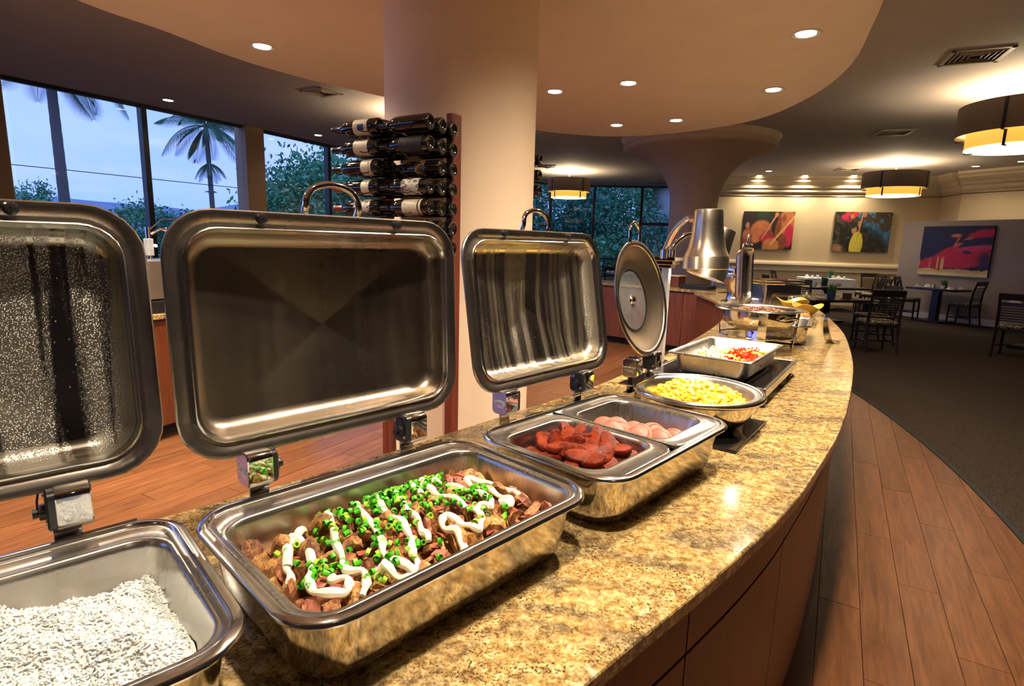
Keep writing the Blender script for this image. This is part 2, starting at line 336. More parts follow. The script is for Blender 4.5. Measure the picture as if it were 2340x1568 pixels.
for (x, y, k), l in zip(OFFS, ('above the heat lamps','above the twin-pan chafing dish','above the potatoes','added as fill above the inner floor','added as fill above the left cabinets','added as fill left of the viewer')): downlight(x, y, ZS, k, 'recessed downlight in the soffit overhead '+l, 'overhead soffit downlights', cone=152 if k < 2 else 125)
for x, y, k, l in CEILD: downlight(x, y, ZC, k, 'small lit downlight in the main ceiling '+l, 'main ceiling downlights', 70*k)
for x, y, l in FILL_DOWN: downlight(x, y, ZC, 1, 'added fill downlight outside the view '+l, 'added unseen ceiling downlights', 55)
for x, y, k, l in WASH: downlight(x, y, ZC, k, l, 'wall washers', 190*k)
# ------------------------------------------------------------------ floor: planks in a base, carpet beyond the arc
CCX, CCY, CCR = -10.173, 8.419, 14.09
A = MB(); A.box((0, 6.5, -.06), (48, 40, .08)); floor = struct(A.obj('floor', plain('screed', (.05,.03,.02), .9)))
ang = math.radians(60); du = np.array([math.cos(ang), math.sin(ang)]); dv = np.array([-du[1], du[0]]); PW, PL = .155, 1.22
def proj(P):
    q = Vector(P)-Vector((0,0,EYE)); d = q.dot(fw)
    return None if d < .15 else (1170+F_PX*q.dot(right)/d, 784+F_PX*q.dot(down)/d, d)
cand = []
for j in range(-75, 50):
    for i in range(-8, 22):
        off = ((j*0.37) % 1)*PL
        c = du*(i*PL+off)+dv*(j*PW)
        if math.hypot(c[0]-CCX, c[1]-CCY) > CCR+.3 or c[1] > 19 or c[0] < -6.5: continue
        p = proj((c[0], c[1], 0)); e1 = proj((*(c+du*PL/2), 0)); e2 = proj((*(c-du*PL/2), 0))
        sc = 0
        for q in (p, e1, e2):
            if q and -60 < q[0] < 2400 and 560 < q[1] < 1640: sc = max(sc, F_PX*PW/q[2])
        cand.append((sc, c, i, j))
cand.sort(key=lambda q: -q[0])
def plank_mesh():
    a = MB(); a.box((0,0,-.011), (PL-.003, PW-.0025, .022)); return a.mesh('plank', PLANK)
pm = plank_mesh(); rest = MB()
for k, (sc, c, i, j) in enumerate(cand):
    if sc > 9 and k < 300:
        o = mobj('plank', pm, floor, loc=(c[0], c[1], rnd.uniform(-.0006, .0006)), rot=(0,0,ang))
    else: rest.box((c[0], c[1], -.011), (PL-.003, PW-.0025, .022), ang)
if rest.v: o = rest.obj('plank_field', PLANK, floor); o['kind'] = 'stuff'
A = MB(); N = 90; a0, a1 = math.radians(-75), math.radians(100)
secs = []
for r_, z in ((CCR+.03,.008),(60,.008)): secs.append([(CCX+r_*math.cos(a0+(a1-a0)*k/N), CCY+r_*math.sin(a0+(a1-a0)*k/N), z) for k in range(N+1)])
P = secs[0]+secs[1]; A.add(P, [(k, k+1, N+1+k+1, N+1+k) for k in range(N)])
car = A.obj('floor_carpet', CARPET); struct(car)
A = MB()
for k in range(N):
    pass
secs = [[(CCX+r_*math.cos(a0+(a1-a0)*k/N), CCY+r_*math.sin(a0+(a1-a0)*k/N), z) for r_, z in ((CCR,.0),(CCR+.002,.008),(CCR+.03,.012),(CCR+.04,.006))] for k in range(N+1)]
A.loft(secs); A.obj('edge_strip', RUBBER, car)
# ------------------------------------------------------------------ room shell
WIN = [(-9.6,-3.0),(-9.5,1.5),(-9.0,3.6),(-8.45,5.1),(-7.75,6.5),(-6.93,7.97),(-6.05,9.46),(-5.10,11.08),(-4.2,12.88),(-3.2,14.6),(-1.9,16.4),(-.4,18.2),(1.18,19.66),(2.69,19.82),(4.3,19.66),(5.6,19.3)]
REST = [(5.746,16.616),(11.234,15.264),(11.0,14.3),(11.5,13.2),(13.5,8.5),(13.5,-6),(-9.6,-6)]
OUT = WIN+REST
A = MB(); A.prism(OUT[::-1], ZC, ZC+.15); struct(A.obj('ceiling', CEILP))
SPL = [(-2.883,3.943),(-2.639,4.446),(-2.415,5.026),(-2.043,5.588),(-1.417,6.219),(-.62,7.03),(.189,7.698),(.75,7.95),(1.31,8.015),(1.974,7.73),(2.576,7.068),(2.798,6.424),(2.792,5.538),(2.615,4.734),(2.306,3.996),(2.129,3.608),(1.6,2.5),(1.0,1.25),(.3,.1),(-.6,-.95),(-1.8,-1.3),(-2.9,-.5),(-3.35,.9),(-3.3,2.5)]
A = MB(); A.prism(closed_spline(SPL, 6)[::-1], ZS, ZC+.02); struct(A.obj('ceiling_soffit', PLASTER))
def wallseg(name, p, q, z0, z1, mat, th=.12, out=1):
    p = Vector((*p, 0)); q = Vector((*q, 0)); d = (q-p); L = d.length; d.normalize(); n = Vector((d.y, -d.x, 0))*-out
    A = MB(); c = (p+q)/2+n*th/2; A.box((c.x, c.y, (z0+z1)/2), (L+.001, th, z1-z0), math.atan2(d.y, d.x)); return A.obj(name, mat)
struct(wallseg('wall_back', REST[0], REST[1], 0, ZC, WALLP)); struct(wallseg('wall_chamfer', REST[1], REST[2], 0, ZC, WALLP)); struct(wallseg('wall_right', REST[2], REST[3], 0, ZC, WALLP))
struct(wallseg('wall_side', REST[3], REST[4], 0, ZC, WALLP)); struct(wallseg('wall_side_near', REST[4], REST[5], 0, ZC, WALLP)); struct(wallseg('wall_rear', REST[5], REST[6], 0, ZC, PARTP)); struct(wallseg('wall_left', REST[6], WIN[0], 0, ZC, PARTP)); struct(wallseg('wall_return', WIN[-1], REST[0], 0, ZC, WALLP))
# trims of the cream wall: crown steps, picture-rail line, chair rail, panel moulding
def run(name, p, q, prof, mat, parent=None):
    p = Vector((*p,0)); q = Vector((*q,0)); d = (q-p).normalized(); n = Vector((d.y,-d.x,0))
    A = MB(); secs = []
    for e in (p, q): secs.append([tuple(e+n*o+Vector((0,0,z))) for o, z in prof])
    A.loft(secs, True, True); return struct(A.obj(name, mat)) if parent is None else A.obj(name, mat, parent)
CR = [(-.01,3.5),(.30,3.5),(.30,3.44),(.24,3.40),(.24,3.36),(.14,3.27),(.12,3.20),(.07,3.17),(.07,3.10),(.03,3.06),(-.01,3.06)]
ri = 1
for p, q in ((REST[0],REST[1]),(REST[1],REST[2]),(REST[2],REST[3]),(REST[3],REST[4])):
    run('trim_%d' % ri, p, q, CR, TRIMP); ri += 1
    run('trim_%d' % ri, p, q, [(-.01,3.0),(.012,3.0),(.018,2.985),(-.01,2.985)], TABLEWOOD); ri += 1
RAIL = [(-.01,1.20),(.03,1.20),(.04,1.165),(.075,1.155),(.085,1.10),(.075,1.075),(.02,1.06),(.02,.965),(.05,.955),(.05,.93),(-.01,.92)]
run('trim_%d' % ri, REST[0], REST[1], RAIL, TRIMP); ri += 1
# partition with painting
PA, PB = (9.40,13.87), (11.25,9.40)
dP = Vector((PB[0]-PA[0], PB[1]-PA[1], 0)).normalized(); nP = Vector((dP.y, -dP.x, 0))
if nP.x > 0: nP = -nP
A = MB(); cpt = Vector((*PA,0))+dP*2.42-nP*.08; A.box((cpt.x, cpt.y, 1.126), (4.84, .16, 2.252), math.atan2(dP.y, dP.x)); struct(A.obj('wall_partition', PARTP, bevel=.004))
A = MB(); c2 = Vector((*PA,0))+dP*2.42+nP*.008; A.box((c2.x, c2.y, .075), (4.84, .016, .15), math.atan2(dP.y, dP.x)); struct(A.obj('baseboard_partition', BASEP))
# ------------------------------------------------------------------ columns
A = MB(); A.lathe([(.454,0),(.454,ZS+.02)], 64, (-.348,3.583,0)); struct(A.obj('column_round', COLPAINT, smooth=True, ang=60))
mc = (3.42,11.1)
prof = [(.46,0),(.44,2.0),(.44,2.3),(.46,2.5),(.52,2.7),(.63,2.88),(.80,3.05),(1.02,3.18),(1.22,3.25),(1.34,3.28),(1.39,3.31),(1.40,3.36),(1.38,3.40),(1.40,3.44),(1.45,3.51)]
A = MB(); A.lathe(prof, 64, (*mc, 0)); struct(A.obj('column_flared', MUSH, smooth=True, ang=50))
# ------------------------------------------------------------------ window wall
wi = 1
for k in range(len(WIN)-1):
    p = Vector((*WIN[k],0)); q = Vector((*WIN[k+1],0)); d = (q-p); L = d.length; d.normalize(); a = math.atan2(d.y, d.x); n = Vector((d.y,-d.x,0)); m = (p+q)/2
    A = MB(); A.box((m.x, m.y, .2), (L, .16, .4), a); w_ = struct(A.obj('wall_sill_%d' % (k+1), PARTP))
    e = struct(bpy.data.objects.new('window_%d' % wi, None)); COL.objects.link(e); e.location = (p.x, p.y, .4); e.rotation_euler = (0,0,a); wi += 1
    h = ZC-.4
    MB().box((L/2, 0, h/2), (L-.05, .012, h-.05)).obj('pane', GLASS, e)
    for z in (.03, h-.02): MB().box((L/2, 0, z), (L, .10, .06)).obj('window_rail', WINFRAME, e)
    if k == 14: MB().box((L/2, 0, 2.25-.4), (L, .10, .10)).obj('window_rail', WINFRAME, e)
    if k not in (5, 7): MB().box((0, 0, h/2), (.085, .13, h)).obj('mullion', WINFRAME, e)
for nme, (x, y), a in (('pillar', (-7.05,7.72), 1.03), ('pillar', (-5.10,11.12), 1.07)):
    A = MB(); A.box((0,0,0), (.40,.34,ZC)); o = A.obj('column_window', PILLAR, bevel=.02, loc=(x,y,ZC/2), rot=(0,0,a)); struct(o)
# terrace railing outside the far bay
t = thing('terrace_railing', 'dark metal terrace railing outside the far window bay', 'railing', (0,20.6,0)); MB().tube([(-1.5,0,1.02),(4.6,0,1.02)], .03, 6).obj('top_rail', WINFRAME, t)
bm_ = MB().tube([(0,0,0),(0,0,1.0)], .014, 5).mesh('baluster', WINFRAME)
for k in range(38): mobj('baluster', bm_, t, loc=(-1.4+k*.16,0,0))
# ------------------------------------------------------------------ buffet counter
OUTER = spline([(-1.5,-.92),(-.75,-.2),(-.25,.28),(.111,.645),(.374,.90),(.593,1.128),(.795,1.372),(1.157,1.863),(1.664,2.662),(2.035,3.32),(2.40,4.03),(2.80,4.95),(3.10,5.75),(3.30,6.6),(3.25,7.3)], 8)
INNER = spline([(-2.1,-.15),(-1.4,.43),(-.877,.884),(-.679,1.067),(-.40,1.35),(-.091,1.71),(.224,2.074),(.44,2.357),(.80,2.90),(1.20,3.58),(1.542,4.20),(1.80,4.75),(2.05,5.45),(2.25,6.3),(2.35,7.3)], 8)
poly = OUTER+INNER[::-1]
def split_slab(poly, z0, z1):
    res = []
    for sgn in (-1, 1):
        bm = bmesh.new(); v0 = [bm.verts.new((x,y,z0)) for x,y in poly]; bm.faces.new(v0)
        r = bmesh.ops.extrude_face_region(bm, geom=bm.faces[:]); bmesh.ops.translate(bm, verts=[g for g in r['geom'] if isinstance(g, bmesh.types.BMVert)], vec=(0,0,z1-z0))
        n = Vector((.07, 1, 0)).normalized(); c = Vector((1.1,1.862,0))+n*(.0012*sgn)
        r = bmesh.ops.bisect_plane(bm, geom=bm.verts[:]+bm.edges[:]+bm.faces[:], plane_co=c, plane_no=n, clear_outer=sgn < 0, clear_inner=sgn > 0)
        bmesh.ops.holes_fill(bm, edges=[e for e in bm.edges if e.is_boundary]); bmesh.ops.recalc_face_normals(bm, faces=bm.faces)
        me = bpy.data.meshes.new('worktop'); bm.to_mesh(me); bm.free(); me.materials.append(GRANITE); res.append(me)
    return res
nearm, farm = split_slab(poly, ZT-.032, ZT)
# the slab's outer edge is vertical, its arris eased
tag(mobj('granite_worktop', nearm, bevel=.005), 'near gold granite worktop slab under the three rectangular chafing dishes', 'worktop')
tag(mobj('granite_worktop', farm, bevel=.005), 'far gold granite worktop slab beyond the seam, under the heat-lamp station', 'worktop')
ct = thing('buffet_cabinet', 'curved cherry buffet cabinet carrying the gold granite worktop', 'cabinet', (0,0,0))
def offs(curve, d):
    out = []
    for i, p in enumerate(curve):
        a = np.array(curve[max(i-1,0)]); b = np.array(curve[min(i+1,len(curve)-1)]); t_ = (b-a)/np.linalg.norm(b-a); out.append((p[0]-t_[1]*d, p[1]+t_[0]*d))
    return out
oi_ = offs(OUTER, .065); ii_ = offs(INNER, -.06)
A = MB(); A.prism(oi_+ii_[::-1], .10, ZT-.0325); A.obj('carcass', GAP, ct)
A = MB(); A.prism(offs(OUTER, .12)+offs(INNER, -.12)[::-1], 0, .10); A.obj('plinth', GAP, ct)
def panel(curve, i0, i1, z0, z1, d0, d1, trim=.0025):
    a = offs(curve, d0)[i0:i1+1]; b = offs(curve, d1)[i0:i1+1]
    def cut(c):
        c = [np.array(p) for p in c]; 
        e = c[1]-c[0]; c[0] = c[0]+e/np.linalg.norm(e)*trim; e = c[-2]-c[-1]; c[-1] = c[-1]+e/np.linalg.norm(e)*trim; return [tuple(p) for p in c]
    a, b = cut(a), cut(b); A = MB(); A.prism(a+b[::-1], z0, z1); return A.obj('panel', CHERRY, ct)
cuts = [0,11,22,32,47,56,66,76,88,100,112]
for a, b in zip(cuts[:-1], cuts[1:]):
    for z0, z1 in ((.105,.725),(.733,ZT-.036)): panel(OUTER, a, b, z0, z1, .045, .065)
for a, b in zip(cuts[:-1], cuts[1:]): panel(INNER, a, b, .105, ZT-.036, -.04, -.06)
# ------------------------------------------------------------------ chafing dishes
def text_mesh(txt, size, mat, ext=.0004):
    c = bpy.data.curves.new('lettering', 'FONT'); c.body = txt; c.size = size; c.extrude = ext; c.align_x = 'CENTER'; c.align_y = 'CENTER'
    o = bpy.data.objects.new('tmp_lettering', c); COL.objects.link(o); dg = bpy.context.evaluated_depsgraph_get()
    me = bpy.data.meshes.new_from_object(o.evaluated_get(dg)); bpy.data.objects.remove(o); bpy.data.curves.remove(c)
    me.materials.clear(); me.materials.append(mat); return me
T_SPRING = text_mesh('Spring', .0150, ENGRAVE); T_HYD = text_mesh('hydraulic pro', .0082, ENGRAVE)
def hinge(root, x, y, z, words=True, txt=None, sx=-1):
    """bracket rising behind the rim carrying a chrome housing; lettered cap on the outer side, black cap on the inner side"""
    br = MB(); br.box((x, y+.006, z-.02), (.034, .004, .075)); br.box((x, y-.004, z-.056), (.085, .024, .003)); br.box((x-sx*.03, y+.006, z-.045), (.03, .003, .022)) 
    b = br.obj('hinge_bracket', CHROME, root, bevel=.001)
    h = MB(); secs = []; m = sx                       # m = -1: outer side is -x
    for xx, k in ((.030, .92), (.028, 1.0), (-.010, 1.0), (-.012, .97)): secs.append([(m*xx, p[0], p[1]) for p in rr(.026*k, .031*k, .012*k, 0)])
    h.loft(secs, True, True); ho = h.obj('hinge_housing', CHROME, root, smooth=True, ang=30, loc=(x, y-.004, z+.024))
    k_ = MB(); secs = []
    for xx, k in ((-.0122, .97), (-.020, .97), (-.0225, .88)): secs.append([(m*xx, p[0], p[1]) for p in rr(.0255*k, .0305*k, .012*k, 0)])
    k_.loft(secs, True, True); k_.tube([(-m*.021,-.001,-.004),(-m*.030,-.001,-.004)], [.012,.011], 14); k_.tube([(-m*.028,-.001,-.004),(-m*.037,-.001,-.004)], [.006,.007], 10)
    k_.obj('hinge_cap', BLACKPL, ho, smooth=True, ang=35)
    for sy, sz in ((.016,.015),(-.016,-.015)):
        s_ = MB(); s_.tube([(-m*.0215,sy,sz),(-m*.0242,sy,sz)], [.0038,.003], 10); s_.obj('screw', CHROME, ho, smooth=True)
    a_ = MB(); a_.tube([(-m*.031,-.004,-.004),(-m*.0305,.003,.012),(-m*.026,.005,.034)], .0016, 6); a_.obj('lid_pin', CHROME, ho, smooth=True)
    if words:
        mobj('lettering', txt or T_SPRING, ho, loc=(-.0306, 0, .003), rot=(PI/2, 0, -PI/2))
        ln = MB(); ln.box((-.0306, 0, -.007), (.0006, .030, .0008)); ln.box((-.0306, -.004, -.0115), (.0006, .020, .0008)); ln.obj('lettering_rule', ENGRAVE, ho)
    return ho
def make_lid(root, L, W, mat, y, z, tilt, x=0):
    hx, hy = L/2, W/2
    A = MB(); S_ = [rr(hx-.0005, hy-.0005, .075, -.004), rr(hx, hy, .0755, 0), rr(hx-.002, hy-.002, .073, .002), rr(hx-.026, hy-.026, .054, .0015)]
    A.loft(S_); 
    lid = A.obj('lid', LID_EDGE, root, smooth=True, ang=20, solid=.0014, loc=(x, y, z), rot=(PI/2-tilt, 0, 0))
    for v in lid.data.vertices: v.co.y += hy
    A = MB(); S_ = [rr(hx-.026, hy-.026, .054, .0015), rr(hx-.028, hy-.028, .052, .006), rr(hx-.031, hy-.031, .050, .0065), rr(hx-.034, hy-.034, .048, .002), rr(hx-.036, hy-.036, .046, -.004),
            rr(hx-.037, hy-.037, .046, -.018), rr(hx-.040, hy-.040, .045, -.030), rr(hx-.047, hy-.047, .042, -.039), rr(hx-.058, hy-.058, .035, -.044)]
    A.loft(S_[:5]); r1 = A.obj('inner_lip', RIMSTEEL, lid, smooth=True, ang=60)
    B = MB(); B.loft(S_[4:]); n = len(B.v); last = S_[-1]; base = n-len(last)
    ctr = len(B.v); B.v.append((0, 0, -.068)); nn = len(last)
    B.f += [(base+i, base+(i+1) % nn, ctr) for i in range(nn)]; B.m += [0]*nn
    d1 = B.obj('lid_pan', mat, lid, smooth=True, ang=60)
    for p_ in d1.data.polygons:
        if len(p_.vertices) == 3: p_.use_smooth = False
    for o in (r1, d1):
        for v in o.data.vertices: v.co.y += hy
    hp = [(-.052, .004, -.006), (-.054, .018, -.004), (-.055, .034, .004), (-.050, .054, .004), (-.034, .070, .004), (0, .078, .004), (.034, .070, .004), (.050, .054, .004), (.055, .034, .004), (.054, .018, -.004), (.052, .004, -.006)]
    hp = spline([(a*.95, b*.86+W-.012, c-.004) for a, b, c in hp], 3); MB().tube(hp, .0062, 10).obj('handle', CHROME, lid, smooth=True)
    for sx in (-1, 1):
        k = MB(); k.lathe([(.001,.0095),(.006,.009),(.0092,.005),(.0092,-.003)], 14); k.obj('bumper', BLACKPL, lid, smooth=True, loc=(sx*L*.235, W-.012, .003))
    return lid
def rect_shell(t, mat=None):
    A = MB(); A.loft([rr(.225,.136,.05,.004), rr(.243,.153,.058,.0055), rr(.252,.162,.063,.012), rr(.257,.167,.066,.024), rr(.260,.170,.067,.034), rr(.270,.183,.070,.117)], True)
    A.obj('body', mat or MIRROR, t, smooth=True, ang=60)
    A = MB(); A.loft([rr(.262,.171,.056,.115), rr(.281,.194,.070,.1135), rr(.2855,.199,.075,.1150), rr(.287,.2005,.076,.1185), rr(.286,.1995,.0755,.1222), rr(.2845,.198,.074,.1240), rr(.2745,.1875,.060,.1265), rr(.2725,.1855,.058,.1258), rr(.2710,.184,.0565,.1225), rr(.268,.181,.054,.119)], closed=True)
    A.obj('rim', RIMSTEEL, t, smooth=True, ang=35)
    MB().box((0, 0, .003), (.36, .20, .005)).obj('base_plate', BLACKPL, t)
def insert(t, cx, hx, opx, opy, ocy, depth, hyo=.182, r=.05):
    A = MB(); zf = .1215
    A.loft([rr(hx,hyo,r,zf-.004,cx), rr(hx-.002,hyo-.003,r-.002,zf,cx), rr(hx-.007,hyo-.008,r-.005,zf-.001,cx), rr(hx-.010,hyo-.011,r-.007,zf-.003,cx), rr(opx+.006,opy+.006,.052,zf-.002,cx,ocy), rr(opx+.002,opy+.002,.050,zf-.0005,cx,ocy), rr(opx-.0015,opy-.0015,.048,zf-.004,cx,ocy), rr(opx-.004,opy-.004,.046,zf-.014,cx,ocy),
            rr(opx-.012,opy-.012,.044,zf-depth+.022,cx,ocy), rr(opx-.017,opy-.017,.042,zf-depth+.008,cx,ocy), rr(opx-.030,opy-.030,.032,zf-depth,cx,ocy)], cap1=True)
    return A.obj('food_pan', STEEL_IN, t, smooth=True, ang=65)
def rect_chafer(label, loc, yaw, lidmat, tilt, lx=0, ly=.203, double=False, words=True, L=.565, W=.406):
    t = thing('chafing_dish', label, 'chafing dish', loc, yaw)
    rect_shell(t)
    if double:
        insert(t, -.1345, .134, .1205, .134, .002, .075); insert(t, .1345, .134, .1205, .134, .002, .075)
        MB().box((0, 0, .1195), (.0022, .362, .0062)).obj('seam', GAP, t)
    else: insert(t, 0, .269, .2565, .1545, -.0165, .085)
    lid = make_lid(t, L, W, lidmat, ly, .199, tilt, lx)
    for sx in (-1, 1): hinge(t, sx*.156+lx*.55-.005, ly+.004, .150, words and sx < 0, sx=sx)
    for sx in (-.06, .20): MB().box((sx, .196, .1245), (.07, .006, .004)).obj('rim_clip', CHROME, t, bevel=.001)
    return t
c1 = rect_chafer('open steel chafing dish of white rice, its fogged lid at the left edge', (-.612,.503,ZT), .755, LID_FOG, .09)
c2 = rect_chafer('open steel chafing dish of roast potatoes with a plain misted lid', (-.172,.891,ZT), .8075, LID_CLEAR, .044)
c3 = rect_chafer('open steel chafing dish with twin pans of sausage and ham', (.249,1.324,ZT), .825, LID_RUN, .174, lx=.03, ly=.215, double=True)
# ------------------------------------------------------------------ food
def tomat(loc, yaw): return Matrix.Translation(loc) @ Matrix.Rotation(yaw, 4, 'Z')
def lump_meshes(name, mats, n, sub=2, cuts=2, amp=.12, flat=(1,1,1)):
    out = []
    for k in range(n):
        v, f = ico(sub); v = np.array(v); r = np.random.default_rng(k+len(name)*7)
        for c in range(cuts):                              # knife faces
            d = r.normal(size=3); d /= np.linalg.norm(d); h = r.uniform(.15, .55); s = v@d; v = np.where((s > h)[:,None], v-np.outer(s-h, d), v)
        ph = r.uniform(0, 6, 3); v = v*(1+amp*np.sin(v[:,[1,2,0]]*3.1+ph)); v = v*np.array(flat)*r.uniform(.85, 1.15, 3)
        a = MB(); a.add(v.tolist(), f); out.append(a.mesh(name, mats[k % len(mats)], smooth=True, ang=28))
    return out
# potatoes ----------------------------------------------------------
M2 = tomat((-.172,.891,ZT), .8075)
def poth(x, y):
    e = min((.242-abs(x))/.05, (.142-abs(y+.0165))/.05, 1); e = max(e, 0)
    return .060 + .030*e**.6 + .010*math.sin(x*13+1)*math.cos(y*17) - .012*(x < -.12)
pots = lump_meshes('potato_chunk', [POT_A, POT_B, POT_A, POT_C, POT_A], 15, 2, 4, .10)
placed = []
for tr in range(6000):
    if len(placed) >= 205: break
    x, y = rnd.uniform(-.219,.219), rnd.uniform(-.137,.108)
    if any((x-a)**2+(y-b)**2 < .0205**2 for a, b in placed): continue
    placed.append((x, y))
for x, y in placed:
    s = rnd.uniform(.016, .027); z = poth(x, y)-.006+rnd.uniform(-.006,.007)
    o = mobj('potato_chunk', rnd.choice(pots), loc=M2 @ Vector((x,y,z)), rot=(rnd.uniform(0,6),rnd.uniform(0,6),rnd.uniform(0,6))); o.scale = (s*1.2, s, s*.85)
    tag(o, 'herbed roast potato chunk in the chafing dish with scallions and cream', 'potato', 'roast potato chunks')
A = MB(); gx, gy = 40, 28; A.add([(-.243+.486*i/gx, -.157+.281*j/gy, poth(-.243+.486*i/gx, -.157+.281*j/gy)-.022) for j in range(gy+1) for i in range(gx+1)], [(j*(gx+1)+i, j*(gx+1)+i+1, (j+1)*(gx+1)+i+1, (j+1)*(gx+1)+i) for j in range(gy) for i in range(gx)])
A.xf(M2); tag(A.obj('potato_bed', POT_C, smooth=True), 'hidden lower layer of roast potatoes filling the steel pan', 'potatoes', None, 'stuff')
bac = lump_meshes('bacon_bit', [BACON], 4, 1, 1, .25, (1.4,.8,.35))
for k in range(70):
    x, y = rnd.uniform(-.20,.21), rnd.uniform(-.14,.11); s = rnd.uniform(.007,.012)
    o = mobj('bacon_bit', rnd.choice(bac), loc=M2 @ Vector((x,y,poth(x,y)+.008)), rot=(rnd.uniform(-.6,.6),rnd.uniform(-.6,.6),rnd.uniform(0,6))); o.scale = (s,s,s)
    tag(o, 'small red bacon piece scattered among the roast potatoes', 'bacon', 'bacon bits on the potatoes')
# cream drizzle: zigzag ribbons across the short side
def drizzle(path, r0):
    pts = spline(path, 7); P = []
    for i, (x, y) in enumerate(pts):
        x += .0022*math.sin(i*.8); P.append((x, y, poth(x, y)+.0165+.003*math.sin(i*.9)))
    return P, [r0*(1+.28*math.sin(i*.8+path[0][0]*50)) for i in range(len(P))]
A = MB(); zz = []
xs = np.linspace(-.20, .20, 18)
paths = [[(-.215,-.02),(-.195,.03),(-.17,.075),(-.16,.03),(-.19,-.03),(-.205,-.075),(-.18,-.115),(-.165,-.09),(-.175,-.06)],
 [(-.165,-.13),(-.14,-.10),(-.145,-.05),(-.12,.02),(-.10,.085),(-.085,.095)], [(-.125,-.10),(-.105,-.14),(-.085,-.145),(-.10,-.09),(-.075,-.03),(-.06,.04),(-.04,.10)],
 [(-.08,-.14),(-.06,-.10),(-.035,-.05),(-.03,.02),(-.005,.085),(.01,.10)], [(-.03,-.10),(-.015,-.06),(.0,.0),(.02,.055),(.035,.095)], [(.005,-.145),(.02,-.115),(.015,-.08),(.035,-.06),(.045,-.10),(.065,-.115),(.085,-.09),(.08,-.04),(.07,.02),(.085,.07),(.105,.10)],
 [(.085,-.085),(.105,-.07),(.125,-.08),(.14,-.045),(.12,.0),(.105,.05),(.125,.075)], [(.14,-.085),(.155,-.10),(.165,-.05),(.15,.0),(.165,.035),(.185,.0),(.195,-.06),(.205,-.075)], [(-.20,.02),(-.18,.06),(-.15,.085),(-.135,.095)], [(.045,.02),(.06,.06),(.055,.10)]]
for k, p in enumerate(paths):
    P, R_ = drizzle(p, .0060); A.tube(P, R_, 8)
A.xf(M2); tag(A.obj('cream_drizzle', CREAM, smooth=True), 'white sour cream drizzled in zigzags over the roast potatoes', 'cream')
sc = []
for k, (r, h, m) in enumerate(((.0049,.007,SCAL),(.0056,.005,SCAL),(.0043,.010,SCAL),(.0054,.006,SCALP))):
    a = MB(); a.lathe([(r,-h/2),(r,h/2),(r*.66,h/2),(r*.66,-h/2)], 9); a.add([], []); sc.append(a.mesh('scallion_ring', m, smooth=True, ang=40))
cl = [(-.18,-.04),(-.17,.06),(-.13,-.06),(-.12,.03),(-.10,-.10),(-.085,-.02),(-.07,.06),(-.05,-.11),(-.045,-.04),(-.03,.03),(.0,.07),(.01,-.02),(.03,.03),(.04,.08),(.055,.05),(.07,.09),(.02,.095),(.09,.04),(.11,.08),(.13,-.03),(.08,-.03),(.09,-.09),(-.10,.08),(.0,.045),(.045,.065)]
for k in range(300):
    cx, cy = rnd.choice(cl); x = cx+rnd.gauss(0,.021); y = cy+rnd.gauss(0,.018)
    x = max(-.215,min(.215,x)); y = max(-.145,min(.115,y))
    o = mobj('scallion_ring', rnd.choice(sc), loc=M2 @ Vector((x,y,poth(x,y)+.0195+rnd.uniform(-.002,.003))), rot=(rnd.uniform(0,3),rnd.uniform(0,3),rnd.uniform(0,6)))
    tag(o, 'chopped green scallion ring sprinkled over the potatoes and cream', 'scallion', 'scallion rings on the potatoes')
# rice ----------------------------------------------------------------
M1 = tomat((-.612,.503,ZT), .755)
def riceh(x, y):
    e = max(0, min((.246-abs(x))/.08, (.146-abs(y+.0165))/.07, 1))
    b = .048+.062*e**.6; b += .012*math.sin(x*21+.4)*math.sin(y*24+1) + .007*math.sin(x*57+y*31)*math.cos(y*63)+.004*math.sin(x*120-y*90)*math.sin(y*140+x*60)
    d = math.hypot((x-.16)/.07, (y-.10)/.05); b -= .030*math.exp(-d*d); d = math.hypot((x+.02)/.04, (y-.11)/.04); b -= .02*math.exp(-d*d); return b
A = MB(); gx, gy = 90, 58; A.add([(-.244+.488*i/gx, -.158+.283*j/gy, riceh(-.244+.488*i/gx, -.158+.283*j/gy)) for j in range(gy+1) for i in range(gx+1)], [(j*(gx+1)+i, j*(gx+1)+i+1, (j+1)*(gx+1)+i+1, (j+1)*(gx+1)+i) for j in range(gy) for i in range(gx)])
def grain_template():
    prof = [(.0004,-.0030),(.0010,-.0020),(.0013,0),(.0010,.0020),(.0004,.0030)]; a = MB(); a.lathe(prof, 5, cap0=True, cap1=True); return np.array(a.v), a.f
gv, gf = grain_template(); V, Fs = [], []
for k in range(19000):
    x, y = rnd.uniform(-.240,.240), rnd.uniform(-.155,.122)
    R_ = Matrix.Rotation(rnd.uniform(0,6.3),3,'Z') @ Matrix.Rotation(rnd.gauss(PI/2,.5),3,'X'); v = gv@np.array(R_).T*rnd.uniform(.9,1.2)+np.array([x,y,riceh(x,y)+rnd.uniform(-.0006,.0034)]); n0 = len(V); V.extend(v.tolist()); Fs.extend([tuple(n0+i for i in f) for f in gf])
A.add(V, Fs); A.xf(M1); tag(A.obj('steamed_rice', RICE, smooth=True), 'mound of steamed white rice filling the nearest chafing dish', 'rice', None, 'stuff')
